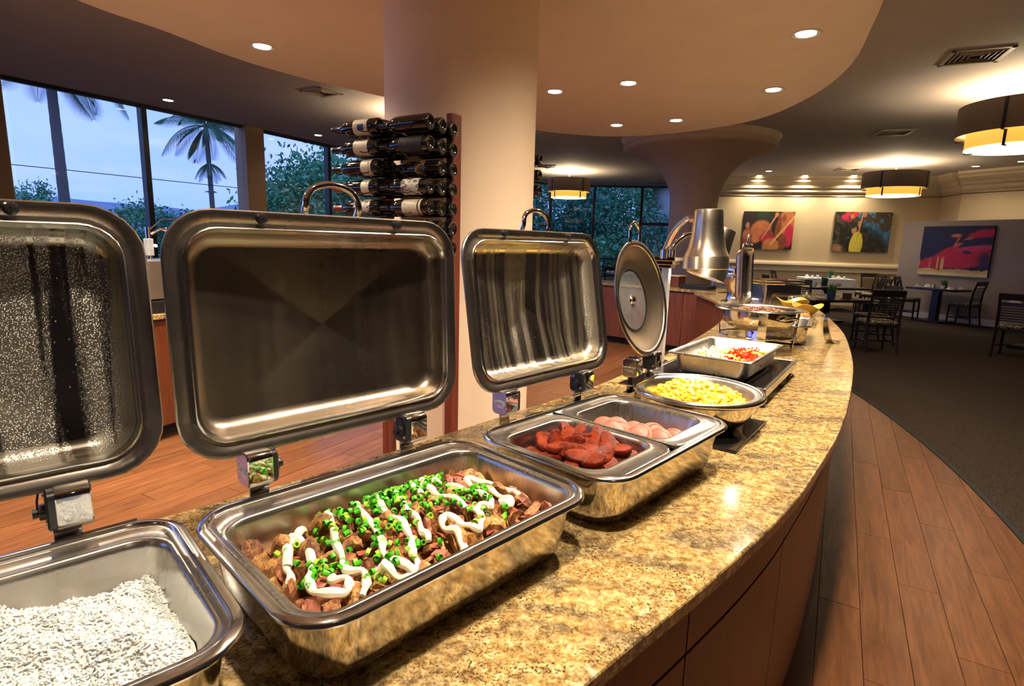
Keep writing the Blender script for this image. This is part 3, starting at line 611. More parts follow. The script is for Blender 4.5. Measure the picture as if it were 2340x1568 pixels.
# sausage and ham -----------------------------------------------------
M3 = tomat((.249,1.324,ZT), .825)
def disc(rx, ry, h, mats, name):
    a = MB(); n = 18
    for zs, mi in (((-h/2,-h/2),0),):
        pass
    a.lathe([(.62,-h/2-.0006),(.90,-h/2),(1,-h*.28),(1,h*.28),(.90,h/2),(.62,h/2+.0006)], n, sx=rx, sy=ry, mi=1)
    a.lathe([(.92,h/2-.0001),(.6,h/2+.0012),(.2,h/2+.0014)], n, sx=rx, sy=ry, cap1=True, mi=0); a.lathe([(.92,-h/2+.0001),(.6,-h/2-.0012),(.2,-h/2-.0014)], n, sx=rx, sy=ry, cap1=True, mi=0)
    return a.mesh(name, mats, smooth=True, ang=50)
sm = [disc(.034,.0175,.013,[SAUS,CASING],'sausage_slice'), disc(.037,.018,.014,[SAUS,CASING],'sausage_slice'), disc(.030,.019,.014,[SAUS,CASING],'sausage_slice')]
pl = []
for tr in range(3000):
    if len(pl) >= 74: break
    x, y = rnd.uniform(-.225,-.045), rnd.uniform(-.105,.105)
    lay = 0 if len(pl) < 26 else (1 if len(pl) < 52 else 2)
    if lay: x = -.135+(x+.135)*(.92 if lay == 1 else .7); y = y*(.92 if lay == 1 else .72)
    if any(l == lay and (x-a)**2+(y-b)**2 < .024**2 for a, b, l in pl): continue
    pl.append((x, y, lay)); t_ = rnd.gauss(.42,.25)*(1 if rnd.random() < .8 else 1.6)
    o = mobj('sausage_slice', rnd.choice(sm), loc=M3 @ Vector((x, y, .064+lay*.019+.018*(1-abs(y)/.12)+rnd.uniform(-.003,.003))), rot=((Matrix.Rotation(rnd.gauss(-.15,.45),3,'Z') @ Matrix.Rotation(rnd.gauss(.42,.38),3,'X') @ Matrix.Rotation(rnd.uniform(0,3.14),3,'Z')).to_euler()))
    tag(o, 'bias-cut browned sausage slice piled in the left pan', 'sausage', 'sausage slices in the left pan')
A = MB(); A.prism([(p[0],p[1]) for p in rr(.100,.120,.04,0,-.1345,.004)], .046, .057); A.xf(M3); tag(A.obj('sausage_bed', CASING), 'lower layer of sausage slices hidden in the pan', 'sausage', None, 'stuff')
def ham(name):
    a = MB(); n = 22; secs = []
    for k in range(7):
        r = (k+.01)/6*.048; secs.append([(r*math.cos(2*PI*i/n)*1.15, r*math.sin(2*PI*i/n)*.8, .010*math.sin(r*math.cos(2*PI*i/n)*60)+.006*(r/.048)**2*math.sin(2*PI*i/n*2)) for i in range(n)])
    a.loft(secs[:6], mi=0); a.loft(secs[5:], mi=1); return a.mesh(name, [HAM, HAMEDGE], smooth=True)
hm = ham('ham_slice')
for k in range(11):
    a = k/10; x, y = .075+.022*math.sin(k*1.9)+.085*a, .075-.145*a
    o = mobj('ham_slice', hm, loc=M3 @ Vector((x, y, .062+.014*(1-a)+.002*(k % 3))), rot=(rnd.gauss(.25,.12), rnd.gauss(-.25,.12), .825+rnd.gauss(-.3,.35)), solid=.002)
    o.scale = (.95,.95,.95); tag(o, 'pink ham slice overlapping others in the right-hand pan', 'ham', 'ham slices in the right pan')
# ------------------------------------------------------------------ round egg chafer
ex, ey = .598, 1.742
t = thing('round_chafing_dish', 'round steel chafing dish of scrambled eggs with upright glass-windowed lid', 'chafing dish', (ex, ey, ZT), .93)
MB().lathe([(.001,.012),(.10,.012),(.135,.022),(.160,.045),(.178,.085),(.184,.112)], 56, cap0=True).obj('body', MIRROR, t, smooth=True, ang=70)
MB().lathe([(.180,.110),(.200,.110),(.2045,.115),(.2045,.121),(.200,.126),(.193,.1265),(.189,.123),(.186,.119),(.180,.110)], 64).obj('rim', RIMSTEEL, t, smooth=True, ang=75)
MB().lathe([(.188,.1215),(.180,.1235),(.172,.121),(.166,.114),(.158,.080),(.145,.060),(.10,.056),(.001,.056)], 56, cap1=True).obj('food_pan', STEEL_IN, t, smooth=True, ang=70)
g = MB(); g.box((0,0,.005), (.36,.36,.009)); g.obj('induction_plate', BLACKGLASS, t, bevel=.003)
g = MB(); g.box((-.01,.197,.062), (.05,.004,.124)); g.box((-.01,.19,.062), (.005,.02,.124)); g.obj('hinge_post', CHROME, t, bevel=.001)
g = MB(); g.box((-.02,.19,.126), (.22,.05,.006)); g.obj('hinge_plate', CHROME, t, bevel=.002)
for sx in (-.085, .06): hinge(t, sx, .19, .155, sx < 0, T_HYD, -1 if sx < 0 else 1)
R_ = .198; tilt = .22
lid = MB().lathe([(R_-.001,-.004),(R_,0),(R_-.003,.002),(R_-.014,.001),(R_-.020,-.003)], 64).obj('lid', LID_EDGE, t, smooth=True, ang=70, solid=.0012)
v_ = Matrix.Rotation(-.93, 3, 'Z') @ Vector((.44-ex, 1.90-ey, 0)); lid.location = (v_.x, v_.y, 1.308-ZT); lid.rotation_euler = (PI/2-tilt, 0, 0)
MB().lathe([(R_-.020,-.003),(R_-.034,-.010),(R_-.060,-.030),(.112,-.038),(.106,-.0385)], 64).obj('lid_dome', steel('lid_satin', (.66,.55,.42), .30, brushed=(1,1,1)), lid, smooth=True, ang=70)
MB().lathe([(.110,-.036),(.106,-.034),(.102,-.036),(.104,-.041)], 56).obj('window_gasket', BLACKPL, lid, smooth=True)
MB().lathe([(.104,-.038),(.05,-.040),(.001,-.041)], 48, cap1=True).obj('window_pane', FOGGLASS, lid, smooth=True)
MB().lathe([(.001,-.026),(.006,-.027),(.012,-.031),(.013,-.037),(.016,-.040)], 20, cap0=True).obj('steam_knob', CHROME, lid, smooth=True)
hp = spline([(-.036,R_-.012,-.004),(-.038,R_+.012,.002),(-.033,R_+.040,.006),(0,R_+.060,.006),(.033,R_+.040,.006),(.038,R_+.012,.002),(.036,R_-.012,-.004)], 4); MB().tube(hp, .0058, 10).obj('handle', CHROME, lid, smooth=True)
# scrambled eggs
def eggh(x, y):
    r = math.hypot(x, y)/.158; b = .083+.050*max(0, 1-r**2.2)
    return b+.006*math.sin(x*60+1)*math.cos(y*52)+.004*math.sin(x*110+y*80)
A = MB(); N = 60; secs = []
for k in range(20):
    r = .156*(1-k/20)+.0005; secs.append([(r*math.cos(2*PI*i/N), r*math.sin(2*PI*i/N), eggh(r*math.cos(2*PI*i/N), r*math.sin(2*PI*i/N))) for i in range(N)])
A.loft(secs, cap1=True)
iv, if_ = ico(1); iv = np.array(iv)
for k in range(520):
    r = .150*math.sqrt(rnd.random()); a = rnd.uniform(0,2*PI); x, y = r*math.cos(a), r*math.sin(a); s = rnd.uniform(.006,.013)
    v = iv*(1+nrg.normal(0,.16,iv.shape))*np.array([s*rnd.uniform(.8,1.6), s, s*.7]); th = rnd.uniform(0,6); c, d = math.cos(th), math.sin(th); v = v@np.array([[c,d,0],[-d,c,0],[0,0,1]])
    A.add((v+[x,y,eggh(x,y)+rnd.uniform(-.001,.004)]).tolist(), if_)
A.xf(Matrix.Translation((ex,ey,ZT))); tag(A.obj('scrambled_eggs', EGG, smooth=True), 'heap of bright yellow scrambled eggs in the round chafing dish', 'eggs', None, 'stuff')
# ------------------------------------------------------------------ heat-lamp station
hx_, hy_, hyaw = .93, 2.369, .965
t = thing('hot_plate', 'black glass hot plate on a chrome frame with disc feet', 'hot plate', (hx_, hy_, ZT), hyaw)
MB().box((0,0,.066), (.645,.425,.008)).obj('glass_top', BLACKGLASS, t, bevel=.002)
fr = MB()
for sy in (-1,1): fr.box((0,sy*.219,.054), (.67,.014,.034))
for sx in (-1,1): fr.box((sx*.329,0,.054), (.014,.425,.034))
fr.obj('frame', STEEL, t, bevel=.003)
for sx in (-1,1):
    for sy in (-1,1):
        l = MB(); l.box((sx*.315,sy*.205,.03), (.022,.022,.04)); l.obj('leg', CHROME, t, bevel=.002)
        l = MB(); l.lathe([(.001,.014),(.012,.013),(.024,.006),(.025,0)], 20, (sx*.315,sy*.205,0), cap0=True, cap1=True); l.obj('foot', CHROME, t, smooth=True)
# pan of peppers and onions
py_, pyaw = (.905,2.30), .93
t = thing('hotel_pan', 'shallow steel pan of onions and peppers on the hot plate', 'pan', (*py_, ZT+.0705), pyaw)
A = MB(); A.loft([rr(.262,.160,.012,.083), rr(.265,.1625,.013,.086), rr(.262,.160,.012,.0895), rr(.250,.148,.03,.088), rr(.246,.144,.035,.082), rr(.236,.134,.035,.02), rr(.226,.124,.03,.006), rr(.205,.105,.02,.0035)], cap1=True)
A.obj('pan_body', STEEL_IN, t, smooth=True, ang=50, solid=.0012)
M4 = tomat((*py_, ZT+.0705), pyaw)
def strip(name, mat, L, w, bend):
    a = MB(); secs = []
    for k in range(9):
        u = k/8-.5; secs.append([(u*L, s*w/2, bend*L*(u*u*4-.5)+q*.0022+.002*math.sin(k)) for s, q in ((-1,0),(-.6,1),(.6,1),(1,0),(.6,-1),(-.6,-1))])
    a.loft(secs, True, True); return a.mesh(name, mat, smooth=True, ang=60)
kinds = [('pepper_strip', PEPR, 80, 1, 'glossy red roasted pepper strip in the pan under the heat lamp', 'red pepper strips'), ('pepper_strip', PEPY, 14, 1, 'yellow roasted pepper strip among the red strips under the heat lamp', 'yellow pepper strips'),
         ('onion_strip', ONION, 75, 0, 'pale grilled onion strip at the left of the pan', 'onion strips'), ('squash_slice', ZUCC, 34, 0, 'yellow squash slice among the grilled onions', 'squash slices')]
for nm, mat, cnt, side, lab, grp in kinds:
    ms = [strip(nm, mat, rnd.uniform(.045,.075), rnd.uniform(.008,.013), rnd.uniform(-.25,.3)) for _ in range(4)]
    for k in range(cnt):
        x = rnd.uniform(-.06,.20) if side else rnd.uniform(-.20,.10); y = rnd.uniform(-.115,-.01) if side else rnd.uniform(-.01,.115)
        z = .036+.040*max(0,1-(x/.24)**2)*max(0,1-(abs(y)/.15)**2)*rnd.uniform(.4,1.1)
        if side == 1: y = rnd.uniform(-.118,.005)
        o = mobj(nm, rnd.choice(ms), loc=M4 @ Vector((x, y, z)), rot=(rnd.gauss(0,.5), rnd.gauss(0,.35), rnd.uniform(0,6.3))); tag(o, lab, 'vegetable', grp)
# the long yellow strip that crosses the peppers
o = mobj('pepper_strip', strip('long_pepper_strip', PEPY, .13, .016, -.10), loc=M4 @ Vector((.05,-.06,.068)), rot=(0,.1,pyaw+1.45)); tag(o, 'long yellow pepper strip lying across the red ones', 'vegetable')
# lamp stand
t = thing('heat_lamp', 'twin steel heat lamp on a square post beside the hot plate', 'heat lamp', (.702,2.60,ZT), .965)
p = MB(); p.box((0,0,.006), (.12,.10,.012)); p.box((0,0,.018), (.085,.075,.014)); p.box((0,0,.031), (.062,.056,.014)); p.obj('base', CHROME, t, bevel=.002)
MB().box((0,0,.27), (.034,.034,.47)).obj('post', plain('satin_aluminium', (.75,.74,.72), .3, .8, vary=.03), t, bevel=.003)
p = MB(); p.box((0,0,.515), (.135,.115,.018)); p.box((0,0,.497), (.10,.085,.018)); p.box((0,0,.48), (.06,.06,.016)); p.obj('cap', CHROME, t, bevel=.002)
def lamp(root, base, head, ax, label=None):
    base, head, ax = Vector(base), Vector(head), Vector(ax).normalized()
    top = head+ax*.20; side = (base-head); side.z = 0; side.normalize(); kn = head+ax*.205+side*.075
    for off in (-.008,.008):
        path = spline([tuple(base+Vector((off,0,0))), tuple(base+Vector((off,0,.05))+(head-base)*.04), tuple(base+(kn-base)*.40+Vector((off,0,.06))), tuple(kn+side*.03+Vector((off*.3,0,.004))), tuple(kn)], 6)
        MB().tube(path, .0105, 10).obj('arm', CHROME, root, smooth=True)
    MB().tube([tuple(base+Vector((0,0,-.01))), tuple(base+Vector((0,0,.03)))], .02, 14).obj('arm_socket', CHROME, root, smooth=True, ang=40)
    MB().tube([tuple(kn+side*.012), tuple(kn-side*.022)], [.017,.015], 6).obj('clamp_knob', CHROME, root)
    q = ax.to_track_quat('Z', 'Y').to_matrix().to_4x4(); q.translation = head
    a = MB(); a.lathe([(.001,.243),(.040,.243),(.056,.240),(.058,.232),(.060,.19),(.066,.13),(.075,.085),(.088,.055),(.091,.050),(.0915,.005),(.093,.002),(.091,0),(.088,.003),(.087,.05),(.072,.085),(.062,.13),(.055,.2)], 44, cap0=True).xf(q)
    hd = a.obj('lamp_head', steel('lamp_steel', (.64,.57,.46), .26, brushed=(1,1,60)), root, smooth=True, ang=50)
    a = MB(); a.lathe([(.001,.004),(.02,.008),(.034,.022),(.036,.05),(.025,.09)], 20, cap0=True).xf(q); a.obj('bulb', emit('heat_bulb', (1,.90,.74), 60), hd, smooth=True)
    return q
def LL(P): return Matrix.Rotation(-.965, 3, 'Z') @ (Vector(P)-Vector((.702,2.60,ZT)))
def LD(d): return Matrix.Rotation(-.965, 3, 'Z') @ Vector(d)
lamp(t, LL((.675,2.55,1.44)), LL((.80,2.36,1.397)), LD((-.03,0,1)))
lamp(t, LL((.735,2.66,1.44)), LL((.915,2.70,1.345)), LD((.30,.02,.95)))
spot('heat_lamp_beam', (.80,2.36,1.398), 26, 130, .5, (1,.84,.62), .03, (.86,2.32,1.0)); spot('heat_lamp_beam', (.915,2.70,1.347), 16, 120, .5, (1,.84,.62), .03, (.84,2.66,1.0))
# ------------------------------------------------------------------ round chafer on a stand with burner
rx_, ry_ = 1.41, 3.20
t = thing('stand_chafing_dish', 'round steel chafing dish of minced meat on a legged stand with burner', 'chafing dish', (rx_, ry_, ZT), .5)
MB().lathe([(.001,.105),(.10,.112),(.165,.135),(.190,.165),(.195,.20),(.196,.232)], 48, cap0=True).obj('body', MIRROR, t, smooth=True, ang=70)
MB().lathe([(.192,.228),(.236,.232),(.240,.236),(.236,.241),(.205,.238),(.196,.240),(.188,.234),(.192,.228)], 56).obj('rim', RIMSTEEL, t, smooth=True, ang=70)
MB().lathe([(.192,.237),(.182,.228),(.172,.19),(.001,.188)], 48, cap1=True).obj('food_pan', STEEL_IN, t, smooth=True, ang=60)
for k in range(4):
    a = PI/4+k*PI/2; l = MB(); l.box((0,0,0), (.046,.005,.235), 0, M=Matrix.Rotation(.10, 3, 'X')); l.obj('leg', CHROME, t, bevel=.001, loc=(.202*math.cos(a), .202*math.sin(a), .117), rot=(0,0,a-PI/2+PI))
MB().tube([(.20*math.cos(2*PI*k/40), .20*math.sin(2*PI*k/40), .085) for k in range(41)], .005, 8, False).obj('stand_ring', CHROME, t, smooth=True)
hp = spline([(-.05,-.20,.195),(-.045,-.225,.20),(0,-.238,.21),(.045,-.225,.20),(.05,-.20,.195)], 5); MB().tube(hp, .008, 10).obj('side_handle', CHROME, t, smooth=True, rot=(0,0,-.5+.41))
MB().lathe([(.001,.002),(.045,.002),(.046,.05),(.03,.052),(.028,.048)], 24, cap0=True).obj('burner', CHROME, t, smooth=True, ang=50)
MB().lathe([(.020,.05),(.024,.062),(.018,.085),(.006,.104),(.001,.108)], 16).obj('flame', emit('blue_flame', (.18,.16,1), 2.2), t, smooth=True)
def mound(name, c, rx, ry, h, mat, n, s0, s1, seed=3, flat=.7):
    A = MB(); N = 40; f = lambda u: h*max(0, 1-u*u)
    A.loft([[(c[0]+rx*(1-k/10)*math.cos(2*PI*i/N), c[1]+ry*(1-k/10)*math.sin(2*PI*i/N), c[2]+f(1-k/10)) for i in range(N)] for k in range(10)], cap1=True)
    for k in range(n):
        u = math.sqrt(rnd.random())*.95; a = rnd.uniform(0,2*PI); s = rnd.uniform(s0,s1); v = iv*(1+nrg.normal(0,.18,iv.shape))*np.array([s*1.3,s,s*flat]); th = rnd.uniform(0,6); cc, d = math.cos(th), math.sin(th); v = v@np.array([[cc,d,0],[-d,cc,0],[0,0,1]])
        A.add((v+[c[0]+rx*u*math.cos(a), c[1]+ry*u*math.sin(a), c[2]+f(u)+rnd.uniform(0,s*.5)]).tolist(), if_)
    return A.obj(name, mat, smooth=True)
tag(mound('minced_meat', (rx_,ry_,ZT+.212), .165, .165, .026, BEANS, 260, .006, .012), 'brown minced meat filling the round chafing dish on the stand', 'meat', None, 'stuff')
# ------------------------------------------------------------------ far rectangular chafer seen end-on with its lid upright
c7 = rect_chafer('far rectangular chafing dish on a black base behind the round stand chafer, its lid upright', (1.735,3.63,ZT), 1.06, LID_EDGE, .06, words=False)
tag(mound('pulled_pork', (1.735,3.63,ZT+.07), .15, .12, .02, BEANS, 120, .008, .014), 'shredded brown meat in the far rectangular chafing dish', 'meat', None, 'stuff')
# clear acrylic bread case and rolls beyond it
t = thing('bread_case', 'clear acrylic lift-lid case of bread rolls beyond the far chafing dish', 'display case', (2.30,4.62,ZT), 1.15)
MB().box((0,0,.012), (.52,.36,.024)).obj('tray', CHROME, t, bevel=.003)
cs = MB(); cs.loft([rr(.25,.17,.03,.024), rr(.25,.17,.03,.12), rr(.235,.155,.04,.19), rr(.20,.12,.03,.205)], cap1=True); cs.obj('cover', CLEARPL, t, smooth=True, ang=40)
MB().tube([(-.06,-.10,.205),(-.05,-.10,.235),(.05,-.10,.235),(.06,-.10,.205)], .006, 8).obj('handle', CHROME, t, smooth=True)
br = lump_meshes('bread_roll', [BREAD], 2, 2, 0, .05, (1.3,1,.7))
for k in range(8):
    o = mobj('bread_roll', br[k % 2], loc=(Matrix.Translation((2.30,4.62,ZT)) @ Matrix.Rotation(1.15,4,'Z')) @ Vector((-.18+.12*(k % 4), -.08+.15*(k//4), .055)), rot=(0,0,k*1.3)); o.scale = (.045,.045,.045)
    tag(o, 'golden bread roll inside the clear acrylic case', 'bread roll', 'bread rolls in the acrylic case')
# yellow bowls
for k, (x, y, z, s, l) in enumerate(((2.66,5.05,0,1,'scalloped yellow serving bowl nearest the worktop edge'), (2.72,5.42,0,1.15,'second yellow scalloped serving bowl just behind the first'))):
    A = MB(); N = 40; secs = []
    for r, h in ((.045,0),(.05,.006),(.075,.03),(.105,.065),(.125,.085),(.121,.087),(.10,.066),(.07,.032),(.04,.012)): secs.append([(s*r*(1+.10*(h/.085)*math.cos(3*2*PI*i/N))*math.cos(2*PI*i/N), s*r*(1+.10*(h/.085)*math.cos(3*2*PI*i/N))*math.sin(2*PI*i/N), s*(h+.018*(h/.085)*math.cos(3*2*PI*i/N))) for i in range(N)])
    A.loft(secs, True, True); tag(A.obj('serving_bowl', YELLOWC, smooth=True, ang=60, loc=(x,y,ZT), rot=(0,0,k*.7)), l, 'bowl', 'yellow serving bowls')
# leaning steel utensil rest
t = thing('tong_rest', 'bent steel utensil rest leaning up near the outer worktop edge', 'utensil rest', (2.02,3.50,ZT), 1.9); t.scale = (.72,.72,.72)
A = MB(); path = [(0,-.075,.004),(0,-.03,.003),(0,.02,.010),(-.004,.07,.09),(-.008,.10,.20),(-.012,.085,.265)]; wd = [.03,.045,.045,.032,.02,.016]
secs = [[(x-w_,y,z),(x+w_,y,z),(x+w_,y+.002,z+.0025),(x-w_,y+.002,z+.0025)] for (x,y,z), w_ in zip(spline(path,4), spline([(a,) for a in wd],4))] if False else None
sp = spline(path, 4); sw = [float(a[0]) for a in spline([(a,0) for a in wd], 4)]
A.loft([[(x-w_,y,z),(x+w_,y,z),(x+w_,y+.002,z+.0025),(x-w_,y+.002,z+.0025)] for (x,y,z), w_ in zip(sp, sw)], True, True); A.obj('rest_blade', STEEL, t, smooth=True, ang=40)
MB().tube([(-.03,-.07,.012),(-.015,.02,.03),(-.008,.095,.235)], .004, 6).obj('spoon_handle', CHROME, t, smooth=True)
# ------------------------------------------------------------------ things farther along the worktop
pl_ = MB().lathe([(.001,.003),(.07,.003),(.13,.014),(.131,.017),(.07,.007),(.001,.006)], 32, cap0=True, cap1=True).mesh('plate', WHITEC, True, 60)
for k in range(9): tag(mobj('plate', pl_, loc=(2.28,5.52,ZT+k*.0095)), 'white dinner plate in the stack behind the round stand chafer', 'plate', 'stacked white dinner plates')
t = thing('pedestal_urn', 'stainless pedestal dispenser behind the plate stack', 'dispenser', (2.40,6.10,ZT))
MB().lathe([(.001,0),(.13,0),(.125,.012),(.08,.03),(.07,.10),(.085,.16),(.14,.21),(.15,.27),(.15,.30),(.145,.31),(.10,.315),(.001,.32)], 32, cap0=True, cap1=True).obj('urn_body', STEEL, t, smooth=True, ang=40)
MB().lathe([(.10,.31),(.105,.36),(.10,.38),(.001,.385)], 28, cap1=True).obj('urn_cover', CHROME, t, smooth=True, ang=40)
MB().lathe([(.001,0),(.04,0),(.045,.10),(.03,.12)], 20, (.26,.10,0), cap0=True).obj('cup_ring', CHROME, t, smooth=True, ang=50)
t = thing('steel_bin', 'tall rectangular stainless soup well with folded lid at the far counter end', 'soup well', (2.86,6.15,ZT), .2)
A = MB(); A.loft([rr(.22,.15,.02,0), rr(.22,.15,.02,.20)], True, True); A.obj('well_body', STEEL, t, smooth=True, ang=40)
for z in (.205,.235): 
    A = MB(); A.loft([rr(.235,.16,.02,z), rr(.24,.165,.02,z+.012), rr(.235,.16,.02,z+.022)], True, True); A.obj('well_lid', CHROME, t, smooth=True, ang=40)
t = thing('condiment_jar', 'small glass jar with dark blue base beside the steel soup well', 'jar', (2.80,5.62,ZT))
MB().lathe([(.001,0),(.045,0),(.046,.06),(.001,.06)], 20, cap0=True).obj('jar_base', POTBLUE, t, smooth=True, ang=50); MB().lathe([(.046,.06),(.046,.11),(.035,.125),(.001,.13)], 20, cap1=True).obj('jar_top', CHROME, t, smooth=True, ang=50)
# ------------------------------------------------------------------ wine racks beside the round column
AX = Vector((-.889,.453,0)).normalized(); NM = Vector((-.453,-.889,0)).normalized()
LAB = {}
def bottle(root_loc, axis, label, lab='c', cap=CAPBLK, group='wine bottles in the left rack', roll=0):
    t = thing('wine_bottle', label, 'wine bottle', root_loc, 0, group)
    q = Vector(axis).to_track_quat('Z','Y'); t.rotation_mode = 'QUATERNION'; t.rotation_quaternion = q
    if 'body' not in LAB:
        LAB['body'] = MB().lathe([(.006,.012),(.022,.004),(.030,0),(.0365,.003),(.038,.010),(.038,.180),(.036,.198),(.028,.222),(.018,.240),(.0145,.255),(.0140,.296),(.0155,.298),(.0155,.306),(.001,.307)], 28, cap0=True, cap1=True).mesh('bottle_glass', BOTTLE, True, 60)
        for k, m in (('k',CAPBLK),('r',CAPRED),('b',CAPBLU)): LAB['cap'+k] = MB().lathe([(.0150,.252),(.0147,.296),(.0162,.298),(.0162,.307),(.001,.3085)], 20, cap1=True).mesh('capsule', m, True, 50)
        def patch(name, mat, z0, z1, a0, a1):
            a = MB(); n = 14; P = [(.0384*math.cos(a0+(a1-a0)*i/n), .0384*math.sin(a0+(a1-a0)*i/n), z) for z in (z0,z1) for i in range(n+1)]; a.add(P, [(i,i+1,n+2+i,n+1+i) for i in range(n)]); return a.mesh(name, mat, True)
        for k, m, z0, z1 in (('c',LABC,.055,.145),('w',LABW,.045,.150),('k',LABK,.03,.165),('g',LABG,.085,.14),('s',LABC,.05,.10)): LAB['lab'+k] = patch('bottle_label', m, z0, z1, -1.6, 1.6)
        LAB['band'] = patch('neck_band', LABC, .035,.048,-1.6,1.6); LAB['emb'] = patch('label_emblem', LABB, .075,.115,-.35,.45)
    mobj('bottle_glass', LAB['body'], t); mobj('capsule', LAB['cap'+cap], t)
    # turn the label to face the viewer
    inv = q.inverted(); d = inv @ (Vector((0,0,EYE+.1))-Vector(root_loc)); a = math.atan2(d.y, d.x)+roll
    if lab:
        l = mobj('bottle_label', LAB['lab'+lab[0]], t, rot=(0,0,a))
        if 'B' in lab: mobj('label_emblem', LAB['emb'], l, loc=(.0,0,0)).scale = (1.008,1.008,1)
        if 'N' in lab: mobj('neck_band', LAB['band'], l)
    return t
rk = thing('wine_rack', 'mahogany post wine rack with wire cradles left of the round column', 'wine rack', (0,0,0))
P0 = Vector((-.330,3.005,0))      # right post
for k, s in enumerate((0, .44)):
    p = P0+AX*s; A = MB(); A.prism([(-.024,-.03),(-.014,-.04),(.014,-.04),(.024,-.03),(.024,.04),(-.024,.04)], 0, 2.115); A.obj('rack_post', MAHOG, rk, bevel=.004, loc=p, rot=(0,0,math.atan2(AX.y,AX.x)+PI))
names = ['top','second','third','fourth','fifth','sixth','seventh']
rowz = [2.026-.0968*k for k in range(7)]
cfg = {(0,0,0):('cB','b','with a cream label and blue square, neck left, outermost'),(1,0,0):('c','k','with a broad cream label, neck left, outermost'),(2,0,0):('sN','k','with a cream label and narrow band, neck left, outermost'),(3,0,0):('s','r','with a small faded label and red capsule, outermost'),(4,0,0):('w','r','with an engraved picture label and bright red capsule, outermost'),
       (0,1,0):('','b','bare dark glass, base toward the viewer, nearest'),(1,1,0):('k','k','with a black label, base toward the viewer, nearest'),(2,1,1):('g','k','with a gold band label, base toward the viewer'),(3,1,0):('w','k','with a rounded picture label, base toward the viewer, nearest'),(4,1,0):('cN','k','with a cream signature label, base toward the viewer, nearest')}
base0 = P0+NM*.075-AX*.055
for r in range(7):
    for c in range(2):
        for d in range(3):          # d = 0 nearest the viewer
            if (r, c, d) == (2, 1, 0): continue
            if r == 6 and c == 0: continue
            lab, cap, words = cfg.get((r,c,d), ('','k',['nearest the viewer','in the middle','against the post'][d]+', '+['neck pointing left','round base showing'][c]))
            p = base0+NM*(.100*(2-d))+AX*(.295*c)*0+AX*(.30*(1-c))
            p.z = rowz[r]
            bottle(tuple(p), AX+Vector((0,0,-.02)), 'wine bottle in the %s row, ' % names[r]+words, lab, cap)
for r in range(7):
    for s in (.10,.36,.52):
        A = MB(); pts = []
        for d in range(13):
            u = d/12*.33; pts.append(tuple(P0+NM*(.03+u)+AX*(s-.06)+Vector((0,0,rowz[r]-.040+.012*abs(math.sin(u/.105*PI))))))
        A.tube(pts, .0028, 6); A.obj('wire_cradle', GAP, rk)
# second rack, mostly hidden behind the column
rk2 = thing('wine_rack', 'second wine rack mostly hidden behind the right side of the column', 'wine rack', (0,0,0))
Q0 = Vector((.02,4.30,0)); A = MB(); A.box((0,0,1.06), (.06,.09,2.12)); A.obj('rack_post', MAHOG, rk2, bevel=.004, loc=Q0+Vector((-.06,.08,0)), rot=(0,0,math.atan2(AX.y,AX.x)))
for r in range(4):
    z = [2.065,1.96,1.857,1.665][r]
    for d in range(2):
        p = Vector((.115+.052*d, 4.02+.10*d, z))
        if r == 3 and d == 1: continue
        bottle(tuple(p), AX, 'wine bottle base showing right of the column, %s row, %s' % (names[r], ['nearer the column edge','farther right'][d]), 'c' if r == 3 else '', 'k', 'wine bottles in the right rack')
    MB().tube([(.05,3.98,z-.042),(.12,4.02,z-.046),(.17,4.12,z-.044),(.22,4.20,z-.046),(.245,4.24,z-.03)], .0032, 6).obj('wire_cradle', GAP, rk2)
# ------------------------------------------------------------------ inner cabinets
def cab_run(name, label, pts, depth, side, doors=2, top=ZT, handles=True, topname=None, toplabel=None):
    """row of cherry units along a polyline with one continuous granite top"""
    for k in range(len(pts)-1):
        p = Vector((*pts[k],0)); q = Vector((*pts[k+1],0)); d = q-p; L = d.length; d.normalize(); a = math.atan2(d.y,d.x); n = Vector((-d.y,d.x,0))*side
        t = thing(name, label % k if '%' in label else label[k], 'cabinet', tuple(p), a, 'inner '+name+'s')
        sg = side
        MB().box((L/2, sg*depth/2, (top-.04)/2+.05), (L-.004, depth-.02, top-.14)).obj('carcass', CHERRY, t)
        MB().box((L/2, sg*(depth/2+.04), .05), (L-.004, depth-.10, .1)).obj('plinth', GAP, t)
        nd = max(1, round(L/.5)); w_ = L/nd
        for i in range(nd):
            o = MB().box((w_*(i+.5), -sg*.000, (top-.04)/2+.05), (w_-.006, .02, top-.16)).obj('door', CHERRY, t, bevel=.002)
            hx = w_*(i+.5)+(1 if i % 2 == 0 else -1)*(w_/2-.05)
            MB().tube([(hx,-sg*.012,top-.30),(hx,-sg*.035,top-.285),(hx,-sg*.038,top-.22),(hx,-sg*.035,top-.155),(hx,-sg*.012,top-.14)], .007, 8).obj('handle', CHROME, o, smooth=True)
    fr = [np.array(p) for p in pts]; bk = []
    for i in range(len(fr)):
        a = fr[max(i-1,0)]; b = fr[min(i+1,len(fr)-1)]; tt = (b-a)/np.linalg.norm(b-a); nn = np.array([-tt[1],tt[0]])*side; bk.append(tuple(fr[i]+nn*(depth+.01))); fr[i] = fr[i]-nn*.03
    A = MB(); A.prism([tuple(f) for f in fr]+bk[::-1], top-.032, top+.004); tag(A.obj('granite_worktop', GRANITE, bevel=.003), toplabel, 'worktop')
cab_run('cherry_cabinet', ['cherry cabinet at the far left below the window machine','cherry cabinet showing between the first two lids','cherry cabinet hidden behind the big middle lid'], [(-3.05,2.4),(-2.72,3.3),(-2.40,4.15),(-1.95,5.3)], .62, 1, toplabel='granite top on the cherry cabinets by the left windows')
